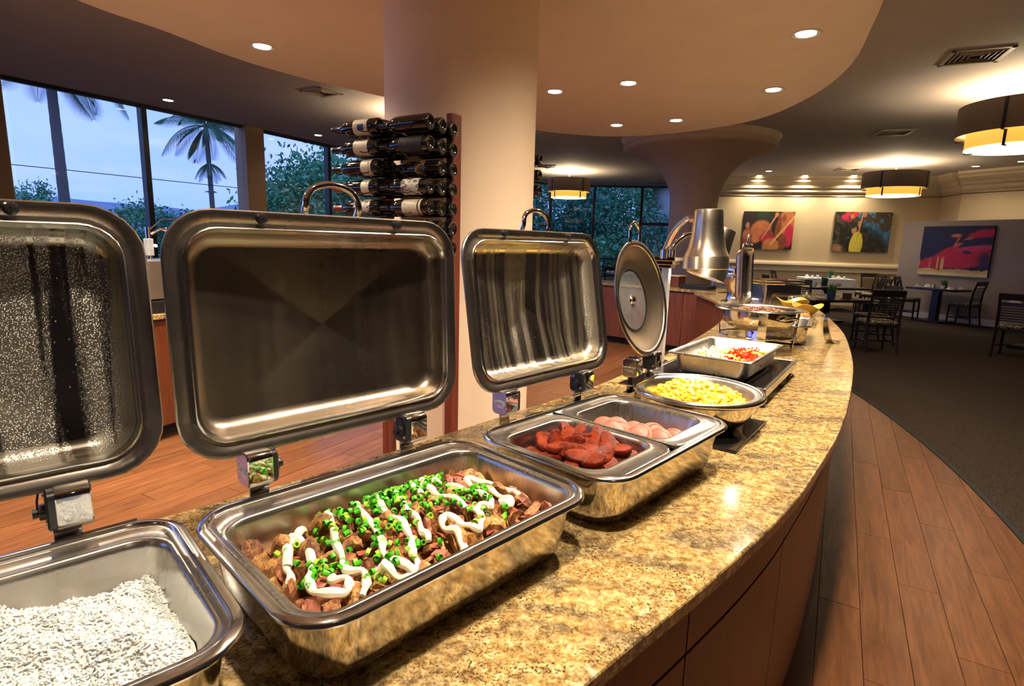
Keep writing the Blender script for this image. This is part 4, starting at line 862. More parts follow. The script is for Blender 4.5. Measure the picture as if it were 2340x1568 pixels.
cab_run('cherry_cabinet', ['cherry cabinet at the back left of the inner ring','cherry cabinet behind the round glass lid','pair-door cherry cabinet with chrome pulls right of the lamp post'], [(-.1,9.5),(.85,9.1),(1.65,8.45),(2.72,7.42)], .62, 1, toplabel='granite top on the cherry cabinets behind the heat lamp')
t = thing('cherry_end_cabinet', 'dark cherry end panel joining the back cabinets to the buffet', 'cabinet', (2.72,7.40,0))
MB().box((-.09,-.40,.46), (.05,.78,.80), .22).obj('end_panel', CHERRY, t, bevel=.002); MB().tube([(-.15,-.42,.70),(-.14,-.42,.70)], .035, 14).obj('outlet_knob', CHROME, t, smooth=True)
# wooden box and plants on the back cabinets
t = thing('wooden_box', 'low reddish wooden planter box on the back cabinet top', 'box', (2.30,8.35,ZT+.004), -.75); MB().box((0,0,.075), (.42,.22,.15)).obj('box_body', CHERRY, t, bevel=.003); MB().box((0,0,.155), (.44,.24,.012)).obj('box_lid', WALLP, t, bevel=.002)
tag(MB().box((0,0,.03), (.42,.26,.06)).obj('serving_tray', BLACKPL, bevel=.01, loc=(2.58,7.86,ZT+.004), rot=(0,0,-.75)), 'low black tray on the back cabinet top beside the wooden box', 'tray')
# machine by the left window
t = thing('juice_machine', 'grey steel appliance with side louvres and tap arm by the window', 'appliance', (-2.63,4.10,ZT+.004), 1.2)
MB().box((0,0,.235), (.34,.36,.27)).obj('machine_body', steel('grey_steel', (.40,.38,.35), .35), t, bevel=.006)
MB().box((0,0,.045), (.36,.38,.09)).obj('machine_base', BLACKPL, t, bevel=.004); MB().box((.02,-.185,.12), (.18,.03,.05)).obj('machine_lip', STEEL, t, bevel=.003)
for k in range(5): MB().box((.05,-.182,.185+k*.032), (.14,.008,.006)).obj('louvre', STEEL, t, bevel=.002)
MB().tube([(-.05,-.04,.37),(-.05,-.04,.60)], .016, 12).obj('tap_post', CHROME, t, smooth=True); MB().box((-.05,-.04,.46), (.045,.045,.12)).obj('tap_collar', plain('grey_plastic', (.25,.26,.28), .4), t, bevel=.004)
MB().tube([(-.03,-.04,.55),(.03,-.06,.59),(.07,-.06,.585)], [.010,.008,.016], 10).obj('tap_lever', CHROME, t, smooth=True); MB().tube([(-.05,-.04,.57),(.08,-.02,.66),(.30,0,.66)], .005, 8).obj('tap_wire', CABLE, t, smooth=True)
MB().lathe([(.001,-.008),(.012,-.008),(.012,.008),(.001,.008)], 14, cap0=True, cap1=True).xf(Matrix.Translation((-.02,-.066,.47)) @ Matrix.Rotation(PI/2,4,'X')).obj('tap_dial', WHITEC, t, smooth=True, ang=40)
# ------------------------------------------------------------------ paintings (flat prints on canvas)
def vcmat(name):
    t = NT(name); a = t.n('VertexColor'); a.layer_name = 'Col'; return t.set(Base_Color=a.outputs['Color'], Roughness=.55)
def painting(name, label, c, dirx, w_, h_, paint, edge, nx=150, ny=112):
    dx = Vector(dirx).normalized(); nrm = Vector((dx.y,-dx.x,0))
    t = thing(name, label, 'painting', (c[0],c[1],c[2]), math.atan2(dx.y,dx.x))
    MB().box((0,.0,h_/2), (w_,.04,h_)).obj('canvas', plain('canvas_edge_'+name, edge, .7), t)
    me = bpy.data.meshes.new('print'); V = [(-w_/2+w_*i/nx, -.0212, h_*j/ny) for j in range(ny+1) for i in range(nx+1)]
    me.from_pydata(V, [], [(j*(nx+1)+i, j*(nx+1)+i+1, (j+1)*(nx+1)+i+1, (j+1)*(nx+1)+i) for j in range(ny) for i in range(nx)])
    U, W = np.meshgrid(np.linspace(0,1,nx+1), np.linspace(1,0,ny+1)); col = paint(U, W)      # U right, W down
    ca = me.color_attributes.new('Col', 'FLOAT_COLOR', 'POINT'); ca.data.foreach_set('color', np.concatenate([col.reshape(-1,3), np.ones((col.size//3,1))], 1).astype('f').ravel())
    me.materials.append(vcmat('print_'+name)); mobj('print', me, t)
def nois(U, W, s, seed):
    r = np.random.default_rng(seed); out = 0; f = s/6.0
    for k in range(3):
        G = r.uniform(-1, 1, (int(f*2**k)+3, int(f*1.33*2**k)+3)); y = np.clip(W, 0, 1)*(G.shape[0]-2); x = np.clip(U, 0, 1)*(G.shape[1]-2); j = y.astype(int); i = x.astype(int); fy = y-j; fx = x-i; fy = fy*fy*(3-2*fy); fx = fx*fx*(3-2*fx)
        out = out+(G[j,i]*(1-fx)*(1-fy)+G[j,i+1]*fx*(1-fy)+G[j+1,i]*(1-fx)*fy+G[j+1,i+1]*fx*fy)*.6**k
    return out/1.5
def blend(c, m, col): m = np.clip(m, 0, 1)[..., None]; return c*(1-m)+np.array(col)*m
def ell(U, W, cx, cy, rx, ry, a=0, soft=.12, wob=0, seed=1):
    x = (U-cx)*1.33; y = W-cy; ca, sa = math.cos(a), math.sin(a); X = x*ca+y*sa; Y = -x*sa+y*ca; d = np.sqrt((X/rx)**2+(Y/ry)**2)+wob*nois(U, W, 25, seed); return (1-d)/soft+.5
def seg(U, W, p, q, w_, soft=.3):
    px, py = p[0]*1.33, p[1]; qx, qy = q[0]*1.33, q[1]; x = U*1.33; L = (qx-px)**2+(qy-py)**2; s = np.clip(((x-px)*(qx-px)+(W-py)*(qy-py))/L, 0, 1); d = np.hypot(x-px-s*(qx-px), W-py-s*(qy-py)); return (1-d/w_)/soft+.3
def paint1(U, W):
    c = np.zeros(U.shape+(3,))+np.array((.016,.010,.008)); skin = (.42,.13,.045); dk = (.20,.05,.02)
    c = blend(c, ell(U,W,.10,.72,.16,.30,.2,.2), dk); c = blend(c, ell(U,W,.08,.62,.10,.14,0,.3), (.36,.13,.06)); c = blend(c, ell(U,W,.09,.30,.075,.09), (.015,.01,.01)); c = blend(c, ell(U,W,.09,.37,.055,.08,0,.3), (.40,.16,.08))
    c = blend(c, ell(U,W,.42,.12,.20,.17,0,.3,.25), (.015,.028,.012)); c = blend(c, ell(U,W,.36,.48,.27,.24,-.3,.25), skin); c = blend(c, ell(U,W,.52,.62,.16,.12,.5,.3), dk); c = blend(c, ell(U,W,.30,.68,.12,.18,.6,.3), (.48,.17,.06))
    c = blend(c, ell(U,W,.86,.28,.22,.34,0,.25), skin); c = blend(c, ell(U,W,.70,.42,.07,.28,.15,.3), dk); c = blend(c, ell(U,W,.80,.16,.05,.10,0,.4), dk)
    c = blend(c, ell(U,W,.5,.72,.22,.12,.1,.25), (.42,.012,.05)); c = blend(c, ell(U,W,.92,.62,.12,.30,0,.2), (.50,.015,.06)); c = blend(c, ell(U,W,.80,.80,.12,.2,0,.3), dk)
    c = blend(c, ell(U,W,.58,.92,.22,.22,-.5,.15), (.48,.18,.06)); c = blend(c, ell(U,W,.12,.92,.14,.16,0,.3), (.30,.05,.02))
    c = blend(c, seg(U,W,(.66,.05),(.40,.72),.022), (.52,.22,.10)); c = blend(c, seg(U,W,(1.0,.12),(.58,.86),.03), (.62,.33,.10)); c = blend(c, ell(U,W,.65,.08,.05,.06), (.50,.2,.09))
    return np.clip(c*(1+.22*nois(U,W,60,4))[...,None], 0, 1)
def paint2(U, W):
    c = np.zeros(U.shape+(3,))+np.array((.010,.009,.008)); n = nois(U,W,50,7)
    sea = (U-.47)*2.2-(W-.3)*1.3+.25*n; c = blend(c, sea*3, (.025,.10,.20)); c = blend(c, sea*3*(n+.25), (.05,.17,.30)); c = blend(c, (ell(U,W,.8,.02,.6,.06)), (.16,.28,.36))
    weed = ell(U,W,.68,.82,.45,.28,.5,.5,.3,5); c = blend(c, weed*.8, (.020,.018,.012)); c = blend(c, weed*(n-.2)*2, (.07,.05,.025))
    for cx, cy, r, col in ((.17,.12,.08,(.55,.02,.06)),(.22,.05,.06,(.50,.02,.08)),(.31,.11,.06,(.62,.16,.06)),(.36,.06,.06,(.60,.03,.03)),(.26,.22,.05,(.35,.01,.05))): c = blend(c, ell(U,W,cx,cy,r,r,0,.4,.25), col)
    c = blend(c, ell(U,W,.52,.06,.045,.07), (.50,.2,.1)); c = blend(c, ell(U,W,.36,.45,.06,.10,0,.4), (.50,.24,.12)); c = blend(c, ell(U,W,.32,.32,.10,.09,0,.4,.3), (.015,.03,.012)); c = blend(c, ell(U,W,.44,.30,.035,.08), (.5,.2,.1))
    c = blend(c, ell(U,W,.10,.92,.13,.12,0,.4,.5), (.32,.17,.08)); c = blend(c, seg(U,W,(.49,-.05),(.44,.55),.018), (.55,.25,.12))
    c = blend(c, ell(U,W,.42,.83,.155,.34,.05,.06), (.62,.54,.06)); c = blend(c, ell(U,W,.41,.83,.10,.30,.05,.5)*.5, (.66,.58,.10)); c = blend(c, seg(U,W,(.45,.5),(.41,.80),.006), (.30,.18,.03))
    return np.clip(c*(1+.15*nois(U,W,80,9))[...,None], 0, 1)
def paint3(U, W):
    c = np.zeros(U.shape+(3,))+np.array((.008,.010,.055)); n = nois(U,W,28,3); n2 = nois(U,W*2.2,70,6); red = (.52,.012,.055); pk = (.56,.03,.13)
    c = blend(c, ell(U,W,.62,.64,.62,.20,-.10,.2,.20,2), red); c = blend(c, ell(U,W,.22,.76,.24,.12,-.1,.2,.25,8), red); c = blend(c, ell(U,W,.45,.55,.22,.12,-.3,.2,.15), red)
    c = blend(c, ell(U,W,.80,.44,.40,.055,-.10,.4,.1), pk); c = blend(c, seg(U,W,(.50,.40),(.78,.17),.035), (.60,.10,.07)); c = blend(c, ell(U,W,.88,.15,.26,.075,-.12,.4,.2), red); c = blend(c, ell(U,W,.50,.19,.10,.035,-.03,.3,.1), (.66,.16,.05)); c = blend(c, seg(U,W,(.55,.2),(.50,.38),.02), (.6,.1,.08))
    c = blend(c, ell(U,W,.93,.66,.14,.16,0,.6)*.7, (.04,.012,.07)); c = blend(c, ell(U,W,.68,.52,.09,.035,.1,.5)*.8, (.04,.01,.08)); c = blend(c, (ell(U,W,.75,.30,.34,.035,-.05,.4)), (.008,.010,.055))
    c = blend(c, (W-.855)*60+2*n, (.012,.012,.05)); c = blend(c, ((W-.865)*50+1.8*n)*1.0, (.62,.38,.17)); c = blend(c, (W-.93)*80, (.72,.60,.30)); c = blend(c, (n2-.35)*6*np.clip((W-.60)*6,0,1)*np.clip((.92-W)*8,0,1)*np.clip((.75-U)*3,0,1), (.66,.42,.16))
    return np.clip(c*(1+.12*nois(U,W,60,5))[...,None], 0, 1)
fd = Vector((REST[1][0]-REST[0][0], REST[1][1]-REST[0][1], 0)).normalized(); fn = Vector((fd.y,-fd.x,0))
def onwall(x, off=.03): 
    k = (x-REST[0][0])/fd.x; return Vector((*REST[0],0))+fd*k+fn*off
p = onwall(7.173); painting('canvas_painting', 'orange-toned canvas of paddlers, left one on the cream wall', (p.x,p.y,1.51), fd, 1.33, 1.05, paint1, (.05,.02,.015))
p = onwall(9.49); painting('canvas_painting', 'canvas with a yellow paddle blade and blue water', (p.x,p.y,1.505), fd, 1.385, 1.075, paint2, (.04,.03,.02))
p = Vector((*PA,0))+dP*1.225+nP*.03; painting('canvas_painting', 'navy and crimson canvas on the taupe partition', (p.x,p.y,1.03), dP if Vector((dP.y,-dP.x,0)).dot(nP) > 0 else -dP, 1.435, 1.10, paint3, (.02,.015,.04))
# ------------------------------------------------------------------ dining furniture
def make_chair(loc, rz, label):
    t = thing('dining_chair', label, 'chair', (*loc, .008), rz, 'dining chairs')
    s = MB(); s.loft([rr(.205,.20,.05,.43), rr(.222,.217,.06,.445), rr(.225,.22,.06,.47), rr(.20,.195,.05,.49)], True, True); s.obj('seat', SEATFAB, t, smooth=True, ang=50)
    MB().box((0,0,.415), (.42,.41,.035)).obj('seat_frame', ESPRESSO, t, bevel=.004)
    for sx in (-1,1):
        MB().tube([(sx*.195,.185,.43),(sx*.195,.195,.0)], [.022,.016], 4).obj('leg', ESPRESSO, t)
        pts = [(sx*.205,-.265,.0),(sx*.205,-.215,.25),(sx*.205,-.20,.45),(sx*.208,-.215,.70),(sx*.21,-.275,.95)]
        MB().tube(pts, [.018,.022,.024,.021,.018], 4).obj('leg', ESPRESSO, t)
        MB().box((sx*.198,-.01,.17), (.018,.38,.025)).obj('stretcher', ESPRESSO, t)
    MB().box((0,0,.17), (.40,.018,.022)).obj('stretcher', ESPRESSO, t)
    MB().box((0,-.262,.905), (.41,.022,.10), M=Matrix.Rotation(.22,3,'X')).obj('top_rail', ESPRESSO, t, bevel=.004)
    for k in range(8):
        z = .545+k*.038; y = -.203-.055*max(0,(z-.55)/.35)**1.6; MB().box((0,y,z), (.40,.012,.018)).obj('slat', ESPRESSO, t)
    return t
def face(p, q): return math.atan2(q[1]-p[1], q[0]-p[0])-PI/2
def grass_pot(x, y, z, label, s=1):
    t = thing('grass_pot', label, 'potted plant', (x,y,z), 0, 'potted wheatgrass')
    MB().lathe([(.001,0),(.045*s,0),(.055*s,.09*s),(.050*s,.09*s),(.048*s,.08*s),(.001,.08*s)], 18, cap0=True, cap1=True).obj('pot', POTBLUE, t, smooth=True, ang=40)
    A = MB()
    for k in range(150):
        a, r = rnd.uniform(0,6.3), .045*s*math.sqrt(rnd.random()); x0, y0 = r*math.cos(a), r*math.sin(a); h = rnd.uniform(.08,.13)*s; b = rnd.uniform(0,6.3); e = rnd.uniform(.01,.05)*s
        d = (math.cos(b+1.5)*.003*s, math.sin(b+1.5)*.003*s); A.add([(x0-d[0],y0-d[1],.08*s),(x0+d[0],y0+d[1],.08*s),(x0+math.cos(b)*e+r*.6*math.cos(a),y0+math.sin(b)*e+r*.6*math.sin(a),.08*s+h)], [(0,1,2)])
    g = A.obj('grass', GRASS, t); return t
napm = MB().add([(-.07,-.05,0),(.07,-.05,0),(.06,.05,.0),(-.06,.05,.0),(0,-.02,.07),(0,.03,.065)], [(0,1,4),(1,2,5,4),(2,3,5),(3,0,4,5),(0,3,2,1)]).mesh('folded_napkin', LINEN)
cupm = MB().lathe([(.001,0),(.028,0),(.036,.07),(.033,.07),(.026,.006),(.001,.006)], 18, cap0=True, cap1=True).mesh('coffee_cup', WHITEC, True, 50)
sidep = MB().lathe([(.001,.002),(.05,.002),(.085,.012),(.05,.006),(.001,.005)], 22, cap0=True, cap1=True).mesh('side_plate', WHITEC, True, 60)
def make_table(loc, rz, w_, d_, label, topmat, cloth=False, h=.745, where=''):
    t = thing('dining_table', label, 'table', (*loc, .008), rz, 'dining tables')
    A = MB(); A.loft([rr(w_/2-.008,d_/2-.008,.10 if w_ > .9 else .03,h-.04), rr(w_/2,d_/2,.10 if w_ > .9 else .03,h-.035), rr(w_/2,d_/2,.10 if w_ > .9 else .03,h)], True, True); A.obj('table_top', topmat, t, smooth=True, ang=40)
    MB().box((0,0,(h-.04)/2+.01), (.14,.14,h-.06)).obj('pedestal', ESPRESSO, t); MB().box((0,0,.02), (.55,.55,.035)).obj('pedestal_base', ESPRESSO, t, bevel=.01)
    Mx = tomat((*loc, .008), rz)
    if cloth:
        A = MB(); N = 80; secs = [[],[],[],[]]
        for i in range(N):
            u = i/N*4; k = int(u); f = u-k; cs_ = ((1,1),(-1,1),(-1,-1),(1,-1)); a, b = cs_[k], cs_[(k+1) % 4]; x = (a[0]+(b[0]-a[0])*f)*(w_/2+.006); y = (a[1]+(b[1]-a[1])*f)*(d_/2+.006); s = 1+.02*math.sin(i*1.9)
            secs[0].append((x*.98,y*.98,h+.004)); secs[1].append((x,y,h)); secs[2].append((x*(1+.01*s),y*(1+.01*s),h-.12)); secs[3].append((x*1.03*s,y*1.03*s,h-.30))
        A.loft(secs, cap0=True); o = A.obj('tablecloth', LINEN, smooth=True, ang=50, loc=(*loc,.008), rot=(0,0,rz)); tag(o, 'white cloth draped over '+where, 'tablecloth', 'white tablecloths')
    for k, (x, y) in enumerate(((-w_*.33,-d_*.25),(w_*.33,-d_*.25),(-w_*.33,d_*.28),(w_*.33,d_*.28))):
        p = Mx @ Vector((x,y,h+.005)); o = mobj('folded_napkin', napm, loc=p, rot=(0,0,rnd.uniform(0,3))); tag(o, 'white folded napkin standing on '+where, 'napkin', 'napkins on '+where)
        p = Mx @ Vector((x*.55,y*1.25,h+.005)); o = mobj('side_plate', sidep, loc=p); tag(o, 'small white side plate on '+where, 'plate', 'side plates on '+where)
    for k, (x, y) in enumerate(((w_*.13,-d_*.1),(-w_*.14,d_*.12))):
        p = Mx @ Vector((x,y,h+.005)); tag(mobj('coffee_cup', cupm, loc=p), 'white coffee cup on '+where, 'cup', 'cups on '+where)
    return t
T1 = (5.00,9.30); T2 = (6.75,12.10); T3 = (8.15,14.75); T4 = (9.47,12.55); T5 = (8.55,9.05)
make_table(T1, .2, 1.25, 1.25, 'dark round-cornered dining table nearest the buffet end', ESPRESSO, where='the nearest dark dining table'); make_table(T2, .1, 1.45, .9, 'brown-topped dining table in the middle row', TABLEWOOD, where='the brown middle table')
make_table(T3, -.22, 1.15, .9, 'dining table under the white cloth by the cream wall', TABLEWOOD, True, h=.80, where='the white-clothed table'); make_table(T4, math.atan2(dP.y,dP.x), 1.05, .70, 'small dark table against the partition below the crimson canvas', ESPRESSO, where='the partition table'); make_table(T5, .5, 1.1, .8, 'dark table cut off by the right picture edge', ESPRESSO, where='the table at the right edge')
make_table((5.75,14.9), -.2, .95, .85, 'small table under a white cloth glimpsed beside the heat lamps', TABLEWOOD, True, h=.80, where='the white-clothed table beside the heat lamps'); make_table((2.95,15.2), .1, 1.1, .8, 'dark table by the far windows seen past the round lid', ESPRESSO, where='the far-window table')
grass_pot(5.95,14.75,.813,'wheatgrass pot on the white-clothed table beside the heat lamps',1.1); grass_pot(2.9,15.1,.757,'wheatgrass pot on the far-window table',1.1)
grass_pot(T1[0]+.10, T1[1]-.30, .757, 'wheatgrass in a blue pot on the nearest dark dining table', 1.25); grass_pot(T2[0]-.1, T2[1]-.05, .757, 'wheatgrass in a blue pot on the brown middle table', 1.2); grass_pot(T3[0]+.12, T3[1], .813, 'wheatgrass in a small pot on the white-clothed table', 1.1); grass_pot(T4[0]+.05, T4[1]-.1, .757, 'wheatgrass in a blue pot on the partition table', 1.1)
grass_pot(2.05,8.62,ZT+.01, 'tuft of wheatgrass on the back cabinet beside the lamp post', .9)
mobj_card = MB().add([(-.045,-.03,0),(.045,-.03,0),(.045,0,.10),(-.045,0,.10),(-.045,.03,0),(.045,.03,0)], [(0,1,2,3),(3,2,5,4)]).mesh('table_card', WHITEC); tag(mobj('table_card', mobj_card, loc=(T1[0]-.28,T1[1]+.25,.757), rot=(0,0,.3)), 'white folded card standing on the nearest dark table', 'card')
tag(MB().box((0,0,.045), (.11,.075,.09)).obj('sugar_caddy', TABLEWOOD, bevel=.003, loc=(T1[0]+.32,T1[1]-.36,.757)), 'small tan wooden caddy beside the wheatgrass on the nearest table', 'caddy')
ch = [((5.52,8.42),(5.72,9.4),'slat-back chair with floral seat, nearest, back toward the viewer'), ((5.98,9.25),T1,'slat-back chair right of the nearest dark table'), ((5.25,10.25),T1,'slat-back chair on the far side of the nearest dark table'), ((4.05,9.55),T1,'slat-back chair left of the nearest dark table, mostly behind the buffet'),
      ((5.75,12.25),T2,'slat-back chair at the left end of the brown table'), ((7.65,12.0),T2,'slat-back chair at the right end of the brown table'), ((7.55,11.55),(6.8,12.1),'blue-lit slat-back chair just right of the brown table'), ((7.15,14.95),T3,'slat-back chair left of the white-clothed table'), ((9.15,14.55),T3,'slat-back chair right of the white-clothed table'), ((8.95,14.0),T3,'slat-back chair in front of the white-clothed table corner'),
      ((9.32,14.55),(9.2,13.0),'slat-back chair beside the left end of the partition'), ((9.16,13.02),(9.6,12.5),'slat-back chair left of the partition table'), ((9.68,12.02),(9.3,12.75),'slat-back chair right of the partition table'), ((2.6,14.5),(2.9,15.2),'slat-back chair at the far-window table, nearer side'), ((2.35,15.5),(2.95,15.2),'slat-back chair at the left end of the far-window table'),
      ((7.50,8.25),T5,'slat-back chair at the right picture edge')]
for p, q, l in ch: make_chair(p, face(p, q), l)
# ------------------------------------------------------------------ drum pendants
def pendant(x, y, label, D=1.28, watts=85):
    t = thing('drum_pendant', label, 'pendant lamp', (x,y,ZC), 0, 'drum pendants'); R1, R2 = D/2, D/2*.82
    MB().lathe([(.001,-.03),(.06,-.03),(.065,-.012),(.065,0)], 24, cap0=True).obj('canopy', CANRING, t, smooth=True, ang=50); MB().tube([(0,0,-.02),(0,0,-.40)], .012, 10).obj('stem', CANRING, t, smooth=True)
    MB().lathe([(R1,-.57),(R1,-.22),(R1-.006,-.22),(R1-.006,-.57),(R1,-.57)], 72).obj('outer_shade', DRUM, t, smooth=True, ang=40); MB().lathe([(R2,-.715),(R2,-.48),(R2-.005,-.48),(R2-.005,-.715),(R2,-.715)], 72).obj('inner_shade', AMBER, t, smooth=True, ang=40)
    MB().lathe([(R2+.004,-.72),(R2+.006,-.726),(R2-.004,-.73),(.001,-.735)], 72, cap1=True).obj('diffuser', DIFFUSER, t, smooth=True, ang=40)
    for k in range(4):
        a = k*PI/2+.6; c, s = math.cos(a), math.sin(a)
        b = MB(); b.box((c*(R1+.004), s*(R1+.004), -.405), (.012,.03,.35), a); b.box((c*(R1-.03), s*(R1-.03), -.578), (.09,.03,.008), a); b.box((c*(R2+.005), s*(R2+.005), -.65), (.012,.028,.17), a); b.box((c*(R2-.03), s*(R2-.03), -.738), (.08,.028,.008), a); b.obj('strap', WINFRAME, t)
    point('pendant_glow', (x,y,ZC-.30), watts*1.6, (1,.78,.48), .10)
    spot('pendant_down', (x,y,ZC-.745), watts*.5, 150, .8, (1,.80,.55), .35)
    return t
pendant(6.05,7.1,'large drum pendant cut off by the right picture edge'); pendant(8.55,13.15,'drum pendant with amber band in front of the paddle canvas'); pendant(1.47,16.2,'drum pendant seen through the gap right of the round column', 1.2); pendant(-1.6,9.4,'drum pendant hidden behind the round column', 1.2, 60)
# ------------------------------------------------------------------ ceiling vents
def vent(x, y, rz, w_, d_, label):
    t = thing('ceiling_vent', label, 'vent', (x,y,ZC), rz, 'ceiling vents'); A = MB()
    for s in (-1,1): A.box((0,s*(d_/2-.02),-.006), (w_,.04,.012)); A.box((s*(w_/2-.02),0,-.006), (.04,d_,.012))
    A.obj('frame', VENTP, t); MB().box((0,0,-.0008), (w_-.06,d_-.06,.0015)).obj('dark_core', GAP, t)
    for k in range(1,5):
        f = 1-k*.19; B = MB()
        for s in (-1,1): B.box((0,s*(d_/2-.03)*f,-.010), (w_*f,.016,.003), 0, M=Matrix.Rotation(s*.7,3,'X')); B.box((s*(w_/2-.03)*f,0,-.010), (.016,d_*f,.003), 0, M=Matrix.Rotation(-s*.7,3,'Y'))
        B.obj('slat', VENTP, t)
vent(4.66,6.18,-.4,.52,.52,'square louvred ceiling vent above the right-hand pendant'); vent(-2.78,8.36,-.55,.42,.42,'square ceiling vent left of the column'); vent(6.35,9.97,-.3,.52,.52,'square ceiling vent over the middle of the dining room'); vent(8.12,14.3,-.2,.5,.5,'square ceiling vent left of the far pendant'); vent(.75,15.3,0,.5,.5,'ceiling vent above the pendant right of the column'); vent(4.45,18.5,0,.5,.5,'ceiling vent near the far window bay')
# ------------------------------------------------------------------ outside
A = MB(); A.prism([(-140,-40),(120,-40),(120,110),(-140,110)], -3.3, -3.0); tag(A.obj('outdoor_ground', LAWN), 'dark ground outside below the windows', 'ground', None, 'stuff')
def hill(name, label, y, pts, depth, seed):
    r = np.random.default_rng(seed); A = MB(); xs = [p[0] for p in pts]; zs = [p[1] for p in pts]; N = 70; X = np.linspace(min(xs), max(xs), N); Z = np.interp(X, xs, zs)+r.normal(0,.25,N)
    rows = [[(X[i], y+depth*u+8*math.sin(i*.4), -6+(Z[i]+6)*math.sin(min(u,1)*PI/2)) for i in range(N)] for u in np.linspace(0,1,8)]
    V = [p for q in rows for p in q]; A.add(V, [(j*N+i, j*N+i+1, (j+1)*N+i+1, (j+1)*N+i) for j in range(7) for i in range(N-1)]); tag(A.obj(name, HILL, smooth=True), label, 'hill')
hill('distant_hill', 'hazy blue hill ridge on the horizon beyond the palms', 240, [(-330,16),(-250,19),(-200,16),(-172,14),(-150,17.5),(-140,18.5),(-118,15.5),(-90,13),(-40,12),(60,11),(200,10)], 70, 3)
hill('distant_hill', 'lower nearer hill slope behind the left trees', 190, [(-320,13),(-220,15.5),(-180,13),(-130,10),(-90,9),(60,8),(160,7)], 40, 5)
def tree(name, label, base, h, spread, n, leafs, leafsize, seed, trunk=True, group=None, crown=None):
    r = np.random.default_rng(seed); t = thing(name, label, 'tree', base, 0, group); A = MB()
    if trunk:
        A.tube([(0,0,0),(.1,.05,h*.3),(.0,.1,h*.6)], [.04*h*.5,.03*h*.5,.015*h], 7)
        for k in range(6):
            a = k*1.1; A.tube([(0,.05,h*.35+.03*k*h),(math.cos(a)*spread*.5,math.sin(a)*spread*.5,h*(.55+.06*k))], [.012*h,.004*h], 5)
        A.obj('trunk', BARK, t)
    V, Fc = [], []
    cl = []
    for k in range(n):
        d = r.normal(size=3); d /= np.linalg.norm(d); rad = r.uniform(.35,1)**.5; cl.append(np.array([d[0]*spread*rad, d[1]*spread*rad, h*.68+d[2]*h*.34*rad]))
    for c in cl:
        for k in range(leafs):
            p = c+r.normal(0,spread*.13,3); a = r.normal(size=3); a /= np.linalg.norm(a); b = np.cross(a, r.normal(size=3)); b /= np.linalg.norm(b)+1e-9; s = leafsize*r.uniform(.6,1.3); n0 = len(V)
            V.extend([tuple(p-a*s), tuple(p+b*s*.45), tuple(p+a*s), tuple(p-b*s*.45)]); Fc.append((n0,n0+1,n0+2,n0+3))
    B = MB(); B.add(V, Fc); me = bpy.data.meshes.new('foliage'); me.from_pydata(B.v, [], B.f); me.materials.append(leafs_mat[seed % 2]); mobj('foliage', me, t); return t
leafs_mat = [LEAF, LEAF2]
tree('shade_tree', 'broad dark leafy tree right of the window pillar, behind the wine rack', (-9.2,30,-3), 8.2, 4.3, 260, 80, .14, 2)
tree('shade_tree', 'second dark leafy tree filling the window left of the wine rack', (-5.0,33,-3), 8.8, 4.5, 220, 70, .15, 3)
tree('young_tree', 'small airy tree at the left window edge', (-29.5,35,-3), 7.3, 1.5, 60, 50, .11, 4, group='young trees outside the left windows'); tree('young_tree', 'clump of trees below the left palm', (-27.0,36,-3), 5.0, 1.9, 60, 50, .11, 6, group='young trees outside the left windows')
tree('young_tree', 'leafy tree between the left palm and the mullion', (-23.6,36,-3), 6.3, 2.2, 90, 60, .12, 8, group='young trees outside the left windows'); tree('young_tree', 'leafy tree just left of the first mullion', (-20.8,35,-3), 5.8, 1.9, 90, 60, .12, 9, group='young trees outside the left windows'); tree('young_tree', 'low tree right of the first mullion', (-18.6,34,-3), 4.4, 1.9, 80, 50, .12, 10, group='young trees outside the left windows')
for k, (x, y, h, s) in enumerate(((-1.5,27,8.5,3.2),(2.0,28.5,9.2,3.4),(5.4,29.5,8.2,3.2),(7.0,23.6,5.9,2.0),(3.6,25.4,4.6,2.2),(.4,24.6,4.4,2.1))): tree('garden_tree', 'dense garden tree outside the far window bay, '+['behind the column edge','behind the far pendant','left of the far mullion','below the white house','low, right of centre','low, left of centre'][k], (x,y,-3), h, s, 220, 80, .10, 20+k*1, group='garden trees outside the far bay')
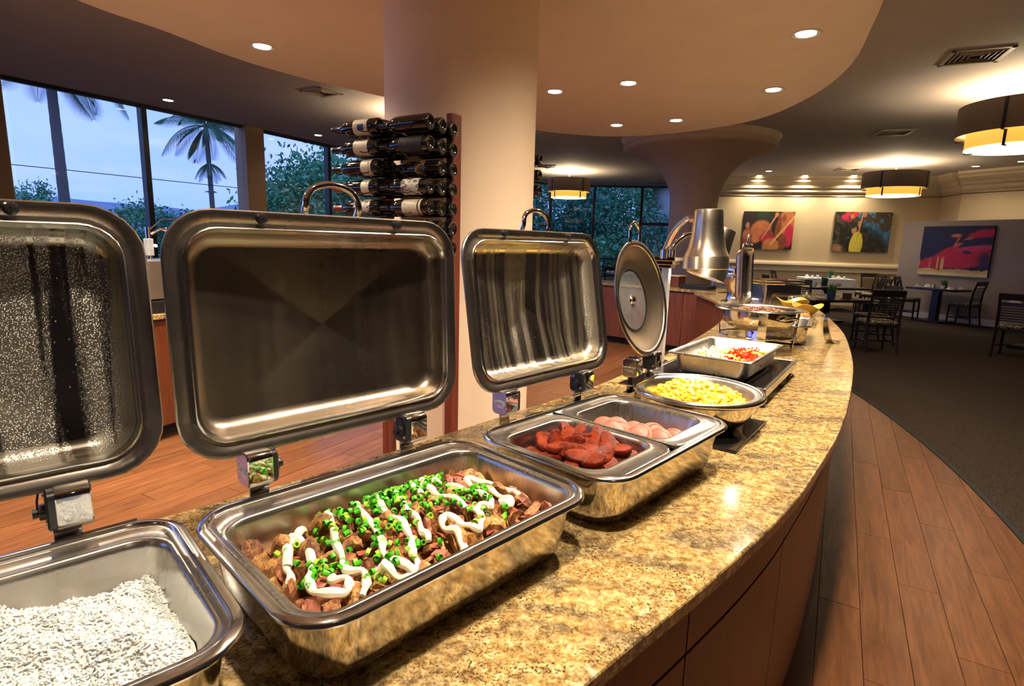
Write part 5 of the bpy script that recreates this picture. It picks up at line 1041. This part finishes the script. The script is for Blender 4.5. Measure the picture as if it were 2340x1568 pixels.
def palm(name, label, base, top, r0, fl, seed, skirt=True, tuft=None):
    rr_ = random.Random(seed); t = thing(name, label, 'palm tree', base, 0, 'palms outside the left windows'); T = Vector(top)-Vector(base)
    n = 40; MB().tube([(T.x*u+.25*math.sin(u*3)*0, T.y*u, T.z*u) for u in [k/n for k in range(n+1)]], [r0*(1.12-.3*k/n)+(.03 if k % 2 else 0)*r0*1.5 for k in range(n+1)], 10).obj('trunk', BARK, t)
    def frond(o, az, el, L, droop):
        A = MB(); pts = []; p = Vector(o); d = Vector((math.cos(az)*math.cos(el), math.sin(az)*math.cos(el), math.sin(el)))
        for k in range(13): pts.append(p.copy()); p = p+d*L/12; d = (d+Vector((0,0,-droop/12))).normalized()
        A.tube([tuple(q) for q in pts], [.05*(1-k/14) for k in range(13)], 4)
        side = Vector((-math.sin(az), math.cos(az), 0))
        for k in range(50):
            u = .10+.88*k/49; i = min(11, int(u*12)); f = u*12-i; q = pts[i].lerp(pts[i+1], f); fwd = (pts[i+1]-pts[i]).normalized(); ll = L*.36*math.sin(PI*min(1,u*.85+.12))
            for s in (-1,1):
                e = q+side*s*ll*.55+fwd*ll*.45+Vector((0,0,-ll*.55)); m = (q+e)/2+Vector((0,0,ll*.10)); wv = fwd*.019*L*.30
                A.add([tuple(q-wv*.4),tuple(q+wv*.4),tuple(m+wv),tuple(e),tuple(m-wv)], [(0,1,2,3,4)])
        A.obj('frond', PALMLEAF, t)
    for k in range(20): frond(T, k*2.4+rr_.uniform(-.3,.3), rr_.uniform(-.25,.95), fl*rr_.uniform(.85,1.1), rr_.uniform(1.0,1.9))
    if skirt:
        for k in range(9): frond(T*.79, k*.75, rr_.uniform(-.5,.1), fl*.42, 1.9)
    if tuft:
        for k in range(5): frond(T*tuft, k*1.3, .4, fl*.12, 1.0)
palm('coconut_palm', 'palm with its crown above the left window pane', (-20.42,26,-3), (-20.52,26,9.6), .22, 4.0, 3, False); palm('coconut_palm', 'whole palm with drooping crown in the second window pane', (-21.05,40,-3), (-21.27,40,8.7), .17, 3.6, 5, True, .63)
tag(MB().tube([tuple(p) for p in spline([(-40,29,5.6),(-26.08,30,4.75),(-15.2,40,4.45),(-6,48,4.6)], 6)], .022, 5).obj('power_line', CABLE), 'thin overhead cable crossing the left windows', 'cable')
t = thing('garden_house', 'pale clapboard house above the trees in the far right pane', 'house', (9.6,28.2,-3), .12)
MB().box((0,0,3.6), (6,5,7.2)).obj('house_wall', HOUSEP, t); MB().prism([(-3.4,-2.9),(3.4,-2.9),(3.4,2.9),(-3.4,2.9)], 7.2, 7.45).obj('roof', ROOFM, t)
for k in range(9): MB().box((0,-2.52,3.2+k*.42), (6,.05,.03)).obj('clapboard', HOUSEP, t)
bpy.context.view_layer.update()
